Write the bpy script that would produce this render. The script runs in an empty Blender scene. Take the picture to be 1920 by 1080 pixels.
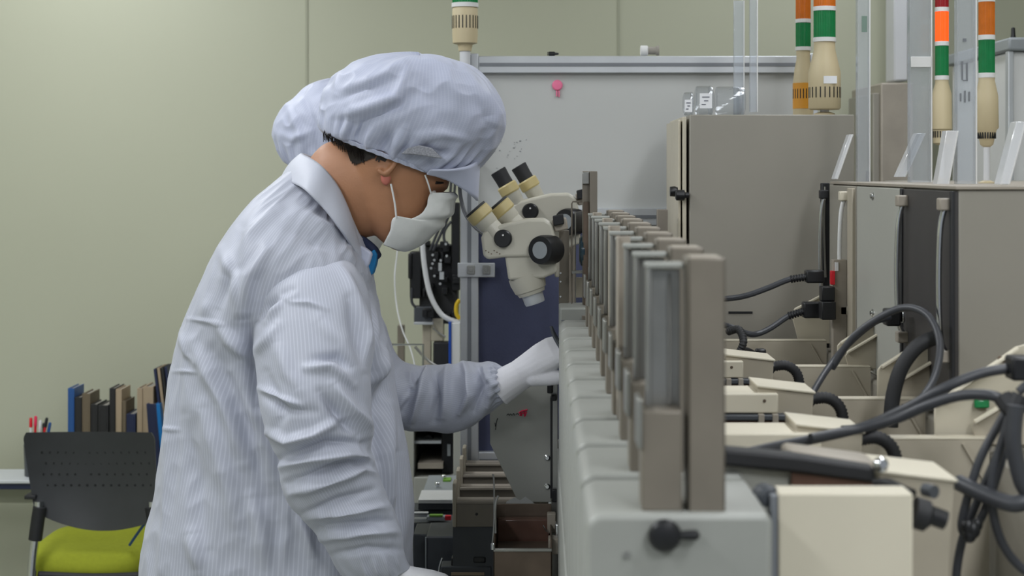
import bpy, bmesh, math, random
import numpy as np
from mathutils import Vector, Matrix, noise

SC = bpy.context.scene
COL = SC.collection
random.seed(5)

# ---------------------------------------------------------------- camera
F = 3000.0            # focal length in pixels of a 1920 wide frame
VX, HY, ZC = 1010.0, 320.0, 1.50      # vanishing point of the machine row, horizon, eye height
cam_d = bpy.data.cameras.new('camera')
cam = bpy.data.objects.new('camera', cam_d)
COL.objects.link(cam)
cam_d.sensor_width = 36.0
cam_d.lens = F / 1920 * 36.0
cam.location = (0, 0, ZC)
cam.rotation_euler = (math.radians(90), 0, 0)
cam_d.shift_x = -(VX - 960) / 1920
cam_d.shift_y = -(540 - HY) / 1920
cam_d.clip_start = 0.05
cam_d.dof.use_dof = True
cam_d.dof.focus_distance = 2.95
cam_d.dof.aperture_fstop = 7.0
SC.camera = cam

# ---------------------------------------------------------------- world, exposure
w = bpy.data.worlds.new('world')
SC.world = w
w.use_nodes = True
w.node_tree.nodes['Background'].inputs[0].default_value = (0.86, 0.93, 1.0, 1)
w.node_tree.nodes['Background'].inputs[1].default_value = 0.30
SC.view_settings.view_transform = 'Standard'
SC.view_settings.look = 'None'
SC.view_settings.gamma = 1
SC.view_settings.exposure = 0.0
SC.view_settings.use_curve_mapping = False


def area_light(name, loc, sx, sy, watts, color):
    d = bpy.data.lights.new(name, 'AREA')
    d.shape = 'RECTANGLE'
    d.size, d.size_y = sx, sy
    d.energy = watts
    d.color = color
    o = bpy.data.objects.new(name, d)
    o.location = loc
    COL.objects.link(o)
    return o


LAMPS = [(-1.5, -0.8), (0.9, -0.8), (-1.5, 0.9), (-1.5, 2.7), (-1.5, 4.4), (0.9, 0.9), (0.9, 2.7), (0.9, 4.4)]  # the row behind the camera is unseen, added to brighten camera-facing fronts
POWER = {(-1.5, -0.8): 20, (0.9, -0.8): 34, (-1.5, 0.9): 20, (-1.5, 2.7): 26, (-1.5, 4.4): 15, (0.9, 0.9): 13, (0.9, 2.7): 8, (0.9, 4.4): 5}
for lx, ly in LAMPS:
    area_light('ceiling_lamp_light', (lx, ly, 2.76), 0.28, 1.15, POWER[(lx, ly)], (0.95, 0.97, 1.0))


# ---------------------------------------------------------------- helpers
def P(px, py, y):
    """a point at depth y (metres from the camera) seen at that place of the frame"""
    s = F / y
    return ((px - VX) / s, y, ZC - (py - HY) / s)


def lin(c):
    c = c / 255.0
    return c / 12.92 if c <= 0.04045 else ((c + 0.055) / 1.055) ** 2.4


def rgb(r, g, b):
    return (lin(r), lin(g), lin(b), 1)


def mat(name, c, rough=0.5, metal=0.0, var=0.06, scale=9.0, bump=0.0, bscale=200.0, emit=0.0, spec=0.5):
    m = bpy.data.materials.new(name)
    m.use_nodes = True
    nt = m.node_tree
    b = nt.nodes['Principled BSDF']
    b.inputs['Roughness'].default_value = rough
    b.inputs['Metallic'].default_value = metal
    b.inputs['Specular IOR Level'].default_value = spec
    base = rgb(*c)
    tc = nt.nodes.new('ShaderNodeTexCoord')
    nz = nt.nodes.new('ShaderNodeTexNoise')
    nz.inputs['Scale'].default_value = scale
    nz.inputs['Detail'].default_value = 5
    nt.links.new(tc.outputs['Object'], nz.inputs['Vector'])
    rp = nt.nodes.new('ShaderNodeValToRGB')
    rp.color_ramp.elements[0].position = 0.3
    rp.color_ramp.elements[1].position = 0.7
    rp.color_ramp.elements[0].color = tuple(v * (1 - var) for v in base[:3]) + (1,)
    rp.color_ramp.elements[1].color = tuple(min(1, v * (1 + var)) for v in base[:3]) + (1,)
    nt.links.new(nz.outputs['Fac'], rp.inputs['Fac'])
    nt.links.new(rp.outputs['Color'], b.inputs['Base Color'])
    if emit:
        b.inputs['Emission Color'].default_value = base
        b.inputs['Emission Strength'].default_value = emit
    if bump:
        n2 = nt.nodes.new('ShaderNodeTexNoise')
        n2.inputs['Scale'].default_value = bscale
        nt.links.new(tc.outputs['Object'], n2.inputs['Vector'])
        bp = nt.nodes.new('ShaderNodeBump')
        bp.inputs['Strength'].default_value = bump
        bp.inputs['Distance'].default_value = 0.002
        nt.links.new(n2.outputs['Fac'], bp.inputs['Height'])
        nt.links.new(bp.outputs['Normal'], b.inputs['Normal'])
    return m


def cloth_mat(name, c, c2, freq, horiz=0.0, rough=0.52, width=0.28):
    """woven clean-room cloth with fine pinstripes that run along the cut (UV u)"""
    m = bpy.data.materials.new(name)
    m.use_nodes = True
    nt = m.node_tree
    b = nt.nodes['Principled BSDF']
    b.inputs['Roughness'].default_value = rough
    b.inputs['Specular IOR Level'].default_value = 0.35
    b.inputs['Sheen Weight'].default_value = 0.15
    uv = nt.nodes.new('ShaderNodeUVMap')
    sp = nt.nodes.new('ShaderNodeSeparateXYZ')
    nt.links.new(uv.outputs['UV'], sp.inputs[0])

    def stripe(out, fr, wd):
        mu = nt.nodes.new('ShaderNodeMath'); mu.operation = 'MULTIPLY'; mu.inputs[1].default_value = fr
        nt.links.new(out, mu.inputs[0])
        fc = nt.nodes.new('ShaderNodeMath'); fc.operation = 'FRACT'
        nt.links.new(mu.outputs[0], fc.inputs[0])
        lt = nt.nodes.new('ShaderNodeMath'); lt.operation = 'LESS_THAN'; lt.inputs[1].default_value = wd
        nt.links.new(fc.outputs[0], lt.inputs[0])
        return lt.outputs[0]
    s1 = stripe(sp.outputs[0], freq, width)
    fac = s1
    if horiz:
        s2 = stripe(sp.outputs[1], horiz, 0.2)
        mx = nt.nodes.new('ShaderNodeMath'); mx.operation = 'MAXIMUM'
        nt.links.new(s1, mx.inputs[0]); nt.links.new(s2, mx.inputs[1])
        fac = mx.outputs[0]
    mix = nt.nodes.new('ShaderNodeMix'); mix.data_type = 'RGBA'
    mix.inputs[6].default_value = rgb(*c)
    mix.inputs[7].default_value = rgb(*c2)
    nt.links.new(fac, mix.inputs[0])
    nt.links.new(mix.outputs[2], b.inputs['Base Color'])
    tc = nt.nodes.new('ShaderNodeTexCoord')
    n2 = nt.nodes.new('ShaderNodeTexNoise'); n2.inputs['Scale'].default_value = 60; n2.inputs['Detail'].default_value = 4
    nt.links.new(tc.outputs['Object'], n2.inputs['Vector'])
    bp = nt.nodes.new('ShaderNodeBump'); bp.inputs['Strength'].default_value = 0.12; bp.inputs['Distance'].default_value = 0.003
    nt.links.new(n2.outputs['Fac'], bp.inputs['Height'])
    nt.links.new(bp.outputs['Normal'], b.inputs['Normal'])
    return m


def clear_mat(name, tint=(235, 238, 240), gloss=0.22, haze=0.10):
    m = bpy.data.materials.new(name)
    m.use_nodes = True
    nt = m.node_tree
    nt.nodes.remove(nt.nodes['Principled BSDF'])
    out = nt.nodes['Material Output']
    tr = nt.nodes.new('ShaderNodeBsdfTransparent'); tr.inputs[0].default_value = rgb(*tint)
    gl = nt.nodes.new('ShaderNodeBsdfGlossy'); gl.inputs['Roughness'].default_value = 0.08
    df = nt.nodes.new('ShaderNodeBsdfDiffuse'); df.inputs[0].default_value = rgb(250, 251, 254)
    lw = nt.nodes.new('ShaderNodeLayerWeight'); lw.inputs[0].default_value = 0.35
    ad = nt.nodes.new('ShaderNodeMath'); ad.operation = 'MULTIPLY_ADD'
    ad.inputs[1].default_value = 0.5; ad.inputs[2].default_value = gloss * 0.3
    nt.links.new(lw.outputs['Facing'], ad.inputs[0])
    m1 = nt.nodes.new('ShaderNodeMixShader'); m1.inputs[0].default_value = haze
    nt.links.new(tr.outputs[0], m1.inputs[1]); nt.links.new(df.outputs[0], m1.inputs[2])
    m2 = nt.nodes.new('ShaderNodeMixShader')
    nt.links.new(ad.outputs[0], m2.inputs[0])
    nt.links.new(m1.outputs[0], m2.inputs[1]); nt.links.new(gl.outputs[0], m2.inputs[2])
    nt.links.new(m2.outputs[0], out.inputs[0])
    return m


M = {}
M['wall'] = mat('wall_panel_paint', (184, 186, 165), 0.55, var=0.015, scale=2)
M['seam'] = mat('seam_filler', (166, 168, 148), 0.6, var=0.02)
M['ceiling'] = mat('ceiling_panel_white', (214, 214, 206), 0.7, var=0.02)
M['floor'] = mat('floor_vinyl_grey', (150, 152, 142), 0.35, var=0.05, scale=3)
M['diffuser'] = mat('lamp_diffuser', (245, 248, 255), 0.4, var=0.0, emit=4.0)
M['cover'] = mat('cover_enamel_grey', (154, 156, 151), 0.45, var=0.04, scale=14)
M['taupe'] = mat('taupe_painted_metal', (127, 120, 109), 0.42, var=0.07, scale=20, metal=0.15)
M['taupe2'] = mat('warm_grey_metal', (160, 152, 140), 0.45, var=0.08, scale=14)
M['steel'] = mat('brushed_steel', (168, 168, 164), 0.32, metal=0.85, var=0.10, scale=25)
M['chrome'] = mat('chrome', (225, 227, 230), 0.14, metal=1.0, var=0.02)
M['alu'] = mat('anodised_aluminium', (196, 200, 204), 0.42, metal=0.35, var=0.04, scale=12)
M['groove'] = mat('profile_groove', (120, 124, 130), 0.5, var=0.05)
M['cream'] = mat('cream_enamel', (198, 191, 172), 0.45, var=0.05, scale=12)
M['cream2'] = mat('cream_plastic', (214, 207, 188), 0.5, var=0.03, scale=8)
M['beige'] = mat('beige_sheet_metal', (176, 168, 151), 0.45, var=0.05, scale=7)
M['cab'] = mat('cabinet_taupe_enamel', (150, 146, 136), 0.38, var=0.04, scale=5)
M['cabdark'] = mat('cabinet_dark_side', (62, 60, 60), 0.45, var=0.10, scale=6)
M['cabgrey'] = mat('cabinet_pale_grey', (176, 177, 170), 0.4, var=0.03, scale=6)
M['board'] = mat('whiteboard_enamel', (192, 194, 192), 0.30, var=0.02, scale=3)
M['navy'] = mat('navy_fabric_panel', (72, 77, 104), 0.85, var=0.10, scale=12, bump=0.2)
M['black'] = mat('black_plastic', (26, 27, 30), 0.38, var=0.15, scale=30)
M['rubber'] = mat('black_rubber', (34, 35, 38), 0.6, var=0.10, scale=40)
M['cable'] = mat('cable_rubber', (60, 62, 67), 0.42, var=0.08, scale=40)
M['dark'] = mat('dark_grey_housing', (72, 76, 82), 0.45, var=0.08, scale=12)
M['ivory'] = mat('microscope_ivory', (190, 187, 174), 0.35, var=0.02)
M['yellowed'] = mat('yellowed_ring', (196, 180, 128), 0.4, var=0.03)
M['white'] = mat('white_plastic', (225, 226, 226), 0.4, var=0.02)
M['greydisc'] = mat('grey_disc', (150, 156, 160), 0.35, var=0.03)
M['beacon'] = mat('beacon_beige', (200, 186, 152), 0.5, var=0.03)
M['green'] = mat('green_lens', (18, 122, 68), 0.22, var=0.08, scale=60)
M['orange'] = mat('orange_lens', (206, 110, 28), 0.22, var=0.08, scale=60)
M['orange_lit'] = mat('orange_lens_lit', (255, 84, 22), 0.25, var=0.06, scale=60, emit=0.9)
M['red'] = mat('red_lens', (150, 24, 34), 0.22, var=0.05, scale=60)
M['sticker_orange'] = mat('orange_sticker', (214, 150, 48), 0.5, var=0.06)
M['label'] = mat('label_paper', (232, 234, 238), 0.7, var=0.02)
M['ink'] = mat('label_ink', (70, 74, 90), 0.7, var=0.05)
M['inkblack'] = mat('marker_ink', (30, 30, 34), 0.6, var=0.05)
M['pink'] = mat('pink_magnet', (236, 120, 158), 0.45, var=0.03)
M['pinkred'] = mat('pink_marker_ink', (232, 50, 90), 0.6, var=0.05)
M['redp'] = mat('red_plastic', (214, 28, 44), 0.35, var=0.04)
M['brown'] = mat('brown_smoked_window', (104, 78, 68), 0.2, var=0.08, scale=30)
M['bronze'] = mat('stained_steel_tray', (112, 98, 86), 0.38, metal=0.55, var=0.25, scale=14)
M['lime'] = mat('lime_seat_fabric', (160, 168, 40), 0.85, var=0.06, scale=80, bump=0.3, bscale=500)
M['blue'] = mat('blue_binder', (40, 86, 148), 0.4, var=0.04)
M['blue2'] = mat('bright_blue_folder', (28, 118, 186), 0.4, var=0.04)
M['navybook'] = mat('navy_binder', (38, 46, 76), 0.45, var=0.06)
M['blackbook'] = mat('black_book_cover', (38, 38, 40), 0.5, var=0.08)
M['brownbook'] = mat('olive_book_cover', (108, 96, 78), 0.6, var=0.06)
M['tanbook'] = mat('tan_folder', (170, 152, 128), 0.6, var=0.06)
M['paper'] = mat('paper_stack', (150, 146, 138), 0.8, var=0.06, scale=60)
M['desk'] = mat('desk_laminate', (206, 210, 214), 0.35, var=0.02)
M['skin'] = mat('skin', (168, 120, 88), 0.52, var=0.08, scale=16, bump=0.15, bscale=260)
M['ear'] = mat('ear_skin', (186, 110, 96), 0.5, var=0.06, scale=30)
M['hair'] = mat('black_hair', (34, 28, 26), 0.6, var=0.25, scale=120)
M['mask'] = mat('mask_nonwoven', (206, 208, 206), 0.8, var=0.02, scale=90, bump=0.15, bscale=900)
M['glove'] = mat('glove_knit', (232, 232, 238), 0.75, var=0.02, bump=0.3, bscale=900)
M['shirt'] = mat('blue_shirt', (28, 128, 190), 0.7, var=0.08)
M['navyshirt'] = mat('navy_collar', (44, 54, 84), 0.7, var=0.08)
M['trouser'] = mat('white_trouser', (200, 202, 210), 0.8, var=0.03)
M['shoe'] = mat('white_shoe', (214, 214, 210), 0.5, var=0.03)
M['eye'] = mat('eye_white', (222, 216, 210), 0.3, var=0.02)
M['gauge'] = mat('dark_teal_lens', (36, 60, 72), 0.15, var=0.08)
M['yellow'] = mat('yellow_cable', (214, 180, 40), 0.4, var=0.03)
M['lcd'] = mat('green_indicator', (120, 170, 60), 0.4, var=0.05)
M['bluep'] = mat('blue_plastic', (26, 74, 170), 0.4, var=0.04)
M['pipe'] = mat('white_duct', (212, 214, 218), 0.4, var=0.02)
M['coat'] = cloth_mat('coat_cloth', (174, 178, 192), (187, 191, 204), 200, 0, width=0.30)
M['sleeve'] = cloth_mat('sleeve_cloth', (174, 178, 192), (188, 192, 205), 112, 0, width=0.30)
M['collar'] = cloth_mat('collar_cloth', (182, 186, 200), (204, 207, 218), 46, 0, width=0.35)
M['cap'] = cloth_mat('cap_cloth', (180, 186, 208), (189, 194, 214), 150, 80, width=0.3)
M['mesh'] = mat('vent_mesh', (140, 142, 150), 0.8, var=0.3, scale=300)
M['clear'] = clear_mat('clear_acrylic', tint=(246, 248, 250), gloss=0.1, haze=0.03)
M['flap'] = clear_mat('milky_acrylic', tint=(248, 250, 252), gloss=0.1, haze=0.55)
M['clearw'] = clear_mat('frosted_acrylic', tint=(248, 250, 252), gloss=0.05, haze=0.13)
M['perf'] = mat('chair_back_plastic', (58, 60, 62), 0.45, var=0.06, scale=20)


class MB:
    def __init__(self):
        self.v, self.f, self.uv = [], [], {}

    def add(self, vs, fs):
        n = len(self.v)
        self.v += [tuple(v) for v in vs]
        self.f += [tuple(i + n for i in f) for f in fs]
        return self

    def box(self, x0, x1, y0, y1, z0, z1):
        x0, x1 = min(x0, x1), max(x0, x1); y0, y1 = min(y0, y1), max(y0, y1); z0, z1 = min(z0, z1), max(z0, z1)
        vs = [(x, y, z) for x in (x0, x1) for y in (y0, y1) for z in (z0, z1)]
        return self.add(vs, [(0, 1, 3, 2), (4, 6, 7, 5), (0, 4, 5, 1), (2, 3, 7, 6), (0, 2, 6, 4), (1, 5, 7, 3)])

    def pbox(self, px0, py0, px1, py1, y, d):
        """box whose near face fills these pixels' bearing at depth y and is d deep"""
        a, b = P(px0, py0, y), P(px1, py1, y)
        return self.box(a[0], b[0], y, y + d, b[2], a[2])

    def prism(self, poly, y0, y1):
        """poly: (x, z) outline extruded from y0 to y1"""
        n = len(poly)
        ar = sum(poly[i][0] * poly[(i + 1) % n][1] - poly[(i + 1) % n][0] * poly[i][1] for i in range(n))
        if ar < 0:
            poly = poly[::-1]
        vs = [(x, y0, z) for x, z in poly] + [(x, y1, z) for x, z in poly]
        fs = [tuple(range(n)), tuple(range(2 * n - 1, n - 1, -1))]
        for i in range(n):
            j = (i + 1) % n
            fs.append((j, i, n + i, n + j))
        return self.add(vs, fs)

    def pprism(self, pts, y, d):
        return self.prism([(P(a, b, y)[0], P(a, b, y)[2]) for a, b in pts], y, y + d)

    def lathe(self, base, axis, prof, n=28):
        """prof: (distance along the axis, radius)"""
        ax = Vector(axis).normalized()
        t = Vector((0, 0, 1)) if abs(ax.z) < 0.9 else Vector((1, 0, 0))
        u = ax.cross(t).normalized(); v = ax.cross(u).normalized()
        base = Vector(base)
        vs, fs = [], []
        for d, r in prof:
            for k in range(n):
                a = 2 * math.pi * k / n
                vs.append(base + ax * d + (u * math.cos(a) + v * math.sin(a)) * max(r, 1e-5))
        for i in range(len(prof) - 1):
            for k in range(n):
                a, b = i * n + k, i * n + (k + 1) % n
                fs.append((a, b, b + n, a + n))
        fs.append(tuple(range(n - 1, -1, -1)))
        fs.append(tuple(range((len(prof) - 1) * n, len(prof) * n)))
        return self.add(vs, fs)

    def cyl(self, a, b, r, n=24):
        a, b = Vector(a), Vector(b)
        return self.lathe(a, b - a, [(0, r), ((b - a).length, r)], n)

    def tube(self, pts, r, n=10, sub=8, corr=0.0, straight=False):
        """round hose through the points, smooth unless straight"""
        p = [Vector(q) for q in pts]
        if straight:
            path = p
        else:
            path = catmull(p, sub)
        if corr:      # corrugated: resample evenly
            ln = [0]
            for i in range(1, len(path)):
                ln.append(ln[-1] + (path[i] - path[i - 1]).length)
            m = max(8, int(ln[-1] / 0.0022))
            out = []
            j = 0
            for k in range(m + 1):
                d = ln[-1] * k / m
                while j < len(ln) - 2 and ln[j + 1] < d:
                    j += 1
                t = (d - ln[j]) / max(1e-9, ln[j + 1] - ln[j])
                out.append(path[j].lerp(path[j + 1], t))
            path = out
        vs, fs = [], []
        prev = None
        m = len(path)
        for i, q in enumerate(path):
            tg = (path[min(i + 1, m - 1)] - path[max(i - 1, 0)]).normalized()
            if prev is None:
                t = Vector((0, 1, 0)) if abs(tg.y) < 0.9 else Vector((1, 0, 0))
                u = tg.cross(t).normalized()
            else:
                u = (prev - tg * prev.dot(tg)).normalized()
            prev = u
            v = tg.cross(u)
            rr = r * (1 + (corr if (i // 1) % 2 else -corr)) if corr else r
            for k in range(n):
                a = 2 * math.pi * k / n
                vs.append(q + (u * math.cos(a) + v * math.sin(a)) * rr)
        for i in range(m - 1):
            for k in range(n):
                a, b = i * n + k, i * n + (k + 1) % n
                fs.append((a, a + n, b + n, b))
        fs.append(tuple(range(n)))
        fs.append(tuple(range(m * n - 1, (m - 1) * n - 1, -1)))
        return self.add(vs, fs)

    def ptube(self, pts, r, **k):
        return self.tube([P(*q) for q in pts], r, **k)

    def sphere(self, c, r, n=16, sc=(1, 1, 1)):
        c = Vector(c)
        vs, fs = [], []
        for i in range(n + 1):
            t = math.pi * i / n
            for k in range(n):
                a = 2 * math.pi * k / n
                vs.append((c.x + sc[0] * r * math.sin(t) * math.cos(a), c.y + sc[1] * r * math.sin(t) * math.sin(a), c.z + sc[2] * r * math.cos(t)))
        for i in range(n):
            for k in range(n):
                a, b = i * n + k, i * n + (k + 1) % n
                fs.append((a, a + n, b + n, b))
        return self.add(vs, fs)

    def build(self, name, m, parent=None, smooth=False, bevel=0.0, seg=2, angle=35):
        me = bpy.data.meshes.new(name)
        me.from_pydata(self.v, [], self.f)
        bm = bmesh.new(); bm.from_mesh(me)
        bmesh.ops.recalc_face_normals(bm, faces=bm.faces)
        bm.to_mesh(me); bm.free()
        o = bpy.data.objects.new(name, me)
        COL.objects.link(o)
        me.materials.append(m)
        if smooth or bevel:
            me.polygons.foreach_set('use_smooth', [True] * len(me.polygons))
            me.set_sharp_from_angle(angle=math.radians(angle))
        if bevel:
            b = o.modifiers.new('bevel', 'BEVEL')
            b.width = bevel; b.segments = seg; b.limit_method = 'ANGLE'; b.angle_limit = math.radians(35)
            b.harden_normals = False
        if parent:
            o.parent = parent
            o.matrix_parent_inverse = parent_inv(parent)
        return o


def world_of(p):
    m = Matrix.Translation(p.location)
    return world_of(p.parent) @ p.matrix_parent_inverse @ m if p.parent else m


def parent_inv(p):
    return world_of(p).inverted()


def catmull(p, sub):
    out = []
    n = len(p)
    for i in range(n - 1):
        a, b, c, d = p[max(i - 1, 0)], p[i], p[i + 1], p[min(i + 2, n - 1)]
        for k in range(sub):
            t = k / sub
            out.append(0.5 * ((2 * b) + (c - a) * t + (2 * a - 5 * b + 4 * c - d) * t * t + (3 * b - a - 3 * c + d) * t ** 3))
    out.append(p[-1])
    return out


def tag(o, label=None, cat=None, group=None, kind=None):
    if label: o['label'] = label
    if cat: o['category'] = cat
    if group: o['group'] = group
    if kind: o['kind'] = kind
    return o


def thing(name, loc, label, cat, group=None):
    o = bpy.data.objects.new(name, None)
    o.location = loc
    o.empty_display_size = 0.05
    COL.objects.link(o)
    return tag(o, label, cat, group)


def copy_tree(o, parent=None):
    c = o.copy()
    COL.objects.link(c)
    c.parent = parent
    c.matrix_parent_inverse = o.matrix_parent_inverse.copy()
    for ch in [x for x in list(COL.objects) if x.parent == o]:
        copy_tree(ch, c)
    return c


def struct(o):
    o['kind'] = 'structure'
    return o


# ---- lofted cloth / body surfaces --------------------------------------
def loft(rings, m, n, ex=2.0):
    """rings: (left px, left py, right px, right py, depth y, half width [, y depth of left, y depth of right]) -> grid of points [m, n, 3]"""
    R = []
    for r in rings:
        lx, ly, rx, ry, y, wd = r[:6]
        yl = r[6] if len(r) > 6 else y
        yr = r[7] if len(r) > 7 else y
        a = np.array(P(lx, ly, yl)); b = np.array(P(rx, ry, yr))
        c = (a + b) / 2; h = (b - a) / 2
        R.append(np.concatenate([c, h, [wd]]))
    R = np.array(R)
    # arc length parameter, catmull interpolation
    k = len(R)
    d = [0]
    for i in range(1, k):
        d.append(d[-1] + np.linalg.norm(R[i, :3] - R[i - 1, :3]) + 0.35 * abs(np.linalg.norm(R[i, 3:6]) - np.linalg.norm(R[i - 1, 3:6])) + 1e-4)
    d = np.array(d)
    s = np.linspace(0, d[-1], m)
    out = np.zeros((m, R.shape[1]))
    for q in range(m):
        i = int(np.clip(np.searchsorted(d, s[q], side='right') - 1, 0, k - 2))
        t = (s[q] - d[i]) / (d[i + 1] - d[i])
        h0, h1 = d[i + 1] - d[i], None
        m0 = (R[i + 1] - R[i - 1]) / (d[i + 1] - d[i - 1]) * h0 if i > 0 else (R[i + 1] - R[i])
        m1 = (R[i + 2] - R[i]) / (d[i + 2] - d[i]) * h0 if i < k - 2 else (R[i + 1] - R[i])
        out[q] = (2 * t**3 - 3 * t**2 + 1) * R[i] + (t**3 - 2 * t**2 + t) * m0 + (-2 * t**3 + 3 * t**2) * R[i + 1] + (t**3 - t**2) * m1
    th = np.linspace(0, 2 * np.pi, n, endpoint=False)
    c_, s_ = np.cos(th), np.sin(th)
    ce = np.sign(c_) * np.abs(c_) ** (2 / ex); se = np.sign(s_) * np.abs(s_) ** (2 / ex)
    V = np.zeros((m, n, 3))
    up = []
    for q in range(m):
        C, H, W = out[q, :3], out[q, 3:6], out[q, 6]
        V[q] = C + np.outer(ce, H) + np.outer(se, np.array([0, -1.0, 0]) * max(W, 0.001))
    return V, s


def normals(V):
    dv = np.gradient(V, axis=0)
    du = (np.roll(V, -1, axis=1) - np.roll(V, 1, axis=1)) / 2
    N = np.cross(du, dv)
    N /= np.linalg.norm(N, axis=2, keepdims=True) + 1e-9
    c = V.mean(axis=1, keepdims=True)
    sgn = np.sign(((V - c) * N).sum(axis=2).mean())
    return N * (sgn if sgn else 1)


def project(V):
    return VX + V[..., 0] * F / V[..., 1], HY + (ZC - V[..., 2]) * F / V[..., 1]


def apply_folds(V, folds, side=True, ka=1.0, kw=1.0):
    N = normals(V)
    px, py = project(V)
    off = np.zeros(px.shape)
    for pts, amp, wid in folds:
        amp *= ka; wid *= kw
        best = np.full(px.shape, 1e9); tt = np.zeros(px.shape)
        L = [0]
        for i in range(len(pts) - 1):
            L.append(L[-1] + math.hypot(pts[i + 1][0] - pts[i][0], pts[i + 1][1] - pts[i][1]))
        for i in range(len(pts) - 1):
            ax, ay = pts[i]; bx, by = pts[i + 1]
            l2 = (bx - ax)**2 + (by - ay)**2
            t = np.clip(((px - ax) * (bx - ax) + (py - ay) * (by - ay)) / l2, 0, 1)
            dd = np.hypot(px - ax - t * (bx - ax), py - ay - t * (by - ay))
            up = dd < best
            best = np.where(up, dd, best)
            tt = np.where(up, (L[i] + t * (L[i + 1] - L[i])) / L[-1], tt)
        off += amp * np.exp(-(best / wid)**2) * (0.25 + 0.75 * np.sin(np.pi * np.clip(tt, 0.02, 0.98)))
    if side:
        off = off * np.clip(-N[..., 1] * 2.0 + 0.3, 0, 1)
    return V + N * off[..., None]


def add_noise(V, amp, su, sv, fu=1.0, seed=0.0, mask=None, ridged=False):
    """anisotropic crumple: su, sv frequencies in the grid's two directions"""
    m, n = V.shape[:2]
    N = normals(V)
    off = np.zeros((m, n))
    for i in range(m):
        for k in range(n):
            a = 2 * math.pi * k / n
            q = noise.noise(Vector((math.cos(a) * su + seed, math.sin(a) * su, i / m * sv)))
            if ridged:
                q = 0.5 - abs(q) * 1.6
            off[i, k] = q
    if mask is not None:
        off *= mask[:, None]
    return V + N * (off * amp)[..., None]


def grid_object(V, name, m, parent=None, close_u=True, cap0=False, cap1=False, solid=0.0, ucount=1.0, vlen=1.0):
    mm, n = V.shape[:2]
    fs = []
    kk = n if close_u else n - 1
    for i in range(mm - 1):
        for k in range(kk):
            fs.append((i * n + k, i * n + (k + 1) % n, (i + 1) * n + (k + 1) % n, (i + 1) * n + k))
    uvs = []
    for i in range(mm - 1):
        for k in range(kk):
            for a, b in ((i, k), (i, k + 1), (i + 1, k + 1), (i + 1, k)):
                uvs.append((b / kk * ucount, a / (mm - 1) * vlen))
    if cap0:
        fs.append(tuple(range(n - 1, -1, -1))); uvs += [(0, 0)] * n
    if cap1:
        fs.append(tuple(range((mm - 1) * n, mm * n))); uvs += [(0, 0)] * n
    me = bpy.data.meshes.new(name)
    me.from_pydata(V.reshape(-1, 3).tolist(), [], fs)
    lay = me.uv_layers.new(name='UVMap')
    lay.data.foreach_set('uv', np.array(uvs, dtype=np.float32).ravel())
    me.polygons.foreach_set('use_smooth', [True] * len(me.polygons))
    bm = bmesh.new(); bm.from_mesh(me)
    bmesh.ops.recalc_face_normals(bm, faces=bm.faces)
    bm.to_mesh(me); bm.free()
    me.materials.append(m)
    o = bpy.data.objects.new(name, me)
    COL.objects.link(o)
    if parent:
        o.parent = parent; o.matrix_parent_inverse = parent_inv(parent)
    if solid:
        s = o.modifiers.new('thickness', 'SOLIDIFY'); s.thickness = solid; s.offset = 0
    return o


def mb_grid(mb, V, cap=True):
    mm, n = V.shape[:2]
    fs = []
    for i in range(mm - 1):
        for k in range(n):
            fs.append((i * n + k, i * n + (k + 1) % n, (i + 1) * n + (k + 1) % n, (i + 1) * n + k))
    fs.append(tuple(range(n - 1, -1, -1))); fs.append(tuple(range((mm - 1) * n, mm * n)))
    mb.add(V.reshape(-1, 3).tolist(), fs)


def remeshed(mb, name, m, voxel, parent=None, smooth_it=6):
    """fuse closed pieces into one continuous skin"""
    o = mb.build(name, m)
    r = o.modifiers.new('fuse', 'REMESH'); r.mode = 'VOXEL'; r.voxel_size = voxel; r.use_smooth_shade = True
    s = o.modifiers.new('relax', 'SMOOTH'); s.factor = 0.5; s.iterations = smooth_it
    dg = bpy.context.evaluated_depsgraph_get()
    me = bpy.data.meshes.new_from_object(o.evaluated_get(dg))
    me.name = name
    old = o.data
    o.modifiers.clear()
    o.data = me
    bpy.data.meshes.remove(old)
    if not me.materials:
        me.materials.append(m)
    me.polygons.foreach_set('use_smooth', [True] * len(me.polygons))
    if parent:
        o.parent = parent; o.matrix_parent_inverse = parent_inv(parent)
    return o


# ================================================================ the room
WALL_Y = 5.3
struct(MB().box(-3.2, 3.2, -1.5, WALL_Y + 0.1, -0.06, 0).build('floor', M['floor']))
struct(MB().box(-3.2, 3.2, -1.5, WALL_Y + 0.1, 2.8, 2.86).build('ceiling', M['ceiling']))
struct(MB().box(-3.2, 3.2, WALL_Y, WALL_Y + 0.08, 0, 2.8).build('wall_back', M['wall']))
struct(MB().box(-3.28, -3.2, -1.5, WALL_Y + 0.08, 0, 2.8).build('wall_left', M['wall']))
struct(MB().box(3.2, 3.28, -1.5, WALL_Y + 0.08, 0, 2.8).build('wall_right', M['wall']))
for i, sx in enumerate((-1.803, -0.7685, 0.265, 1.2985, 2.33)):
    struct(MB().box(sx - 0.004, sx + 0.004, WALL_Y - 0.003, WALL_Y + 0.001, 0.08, 2.8).build('trim_%d' % (i + 1), M['seam']))
struct(MB().box(-3.2, 3.2, WALL_Y - 0.012, WALL_Y, 0, 0.08).build('baseboard_back', M['alu']))
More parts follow.
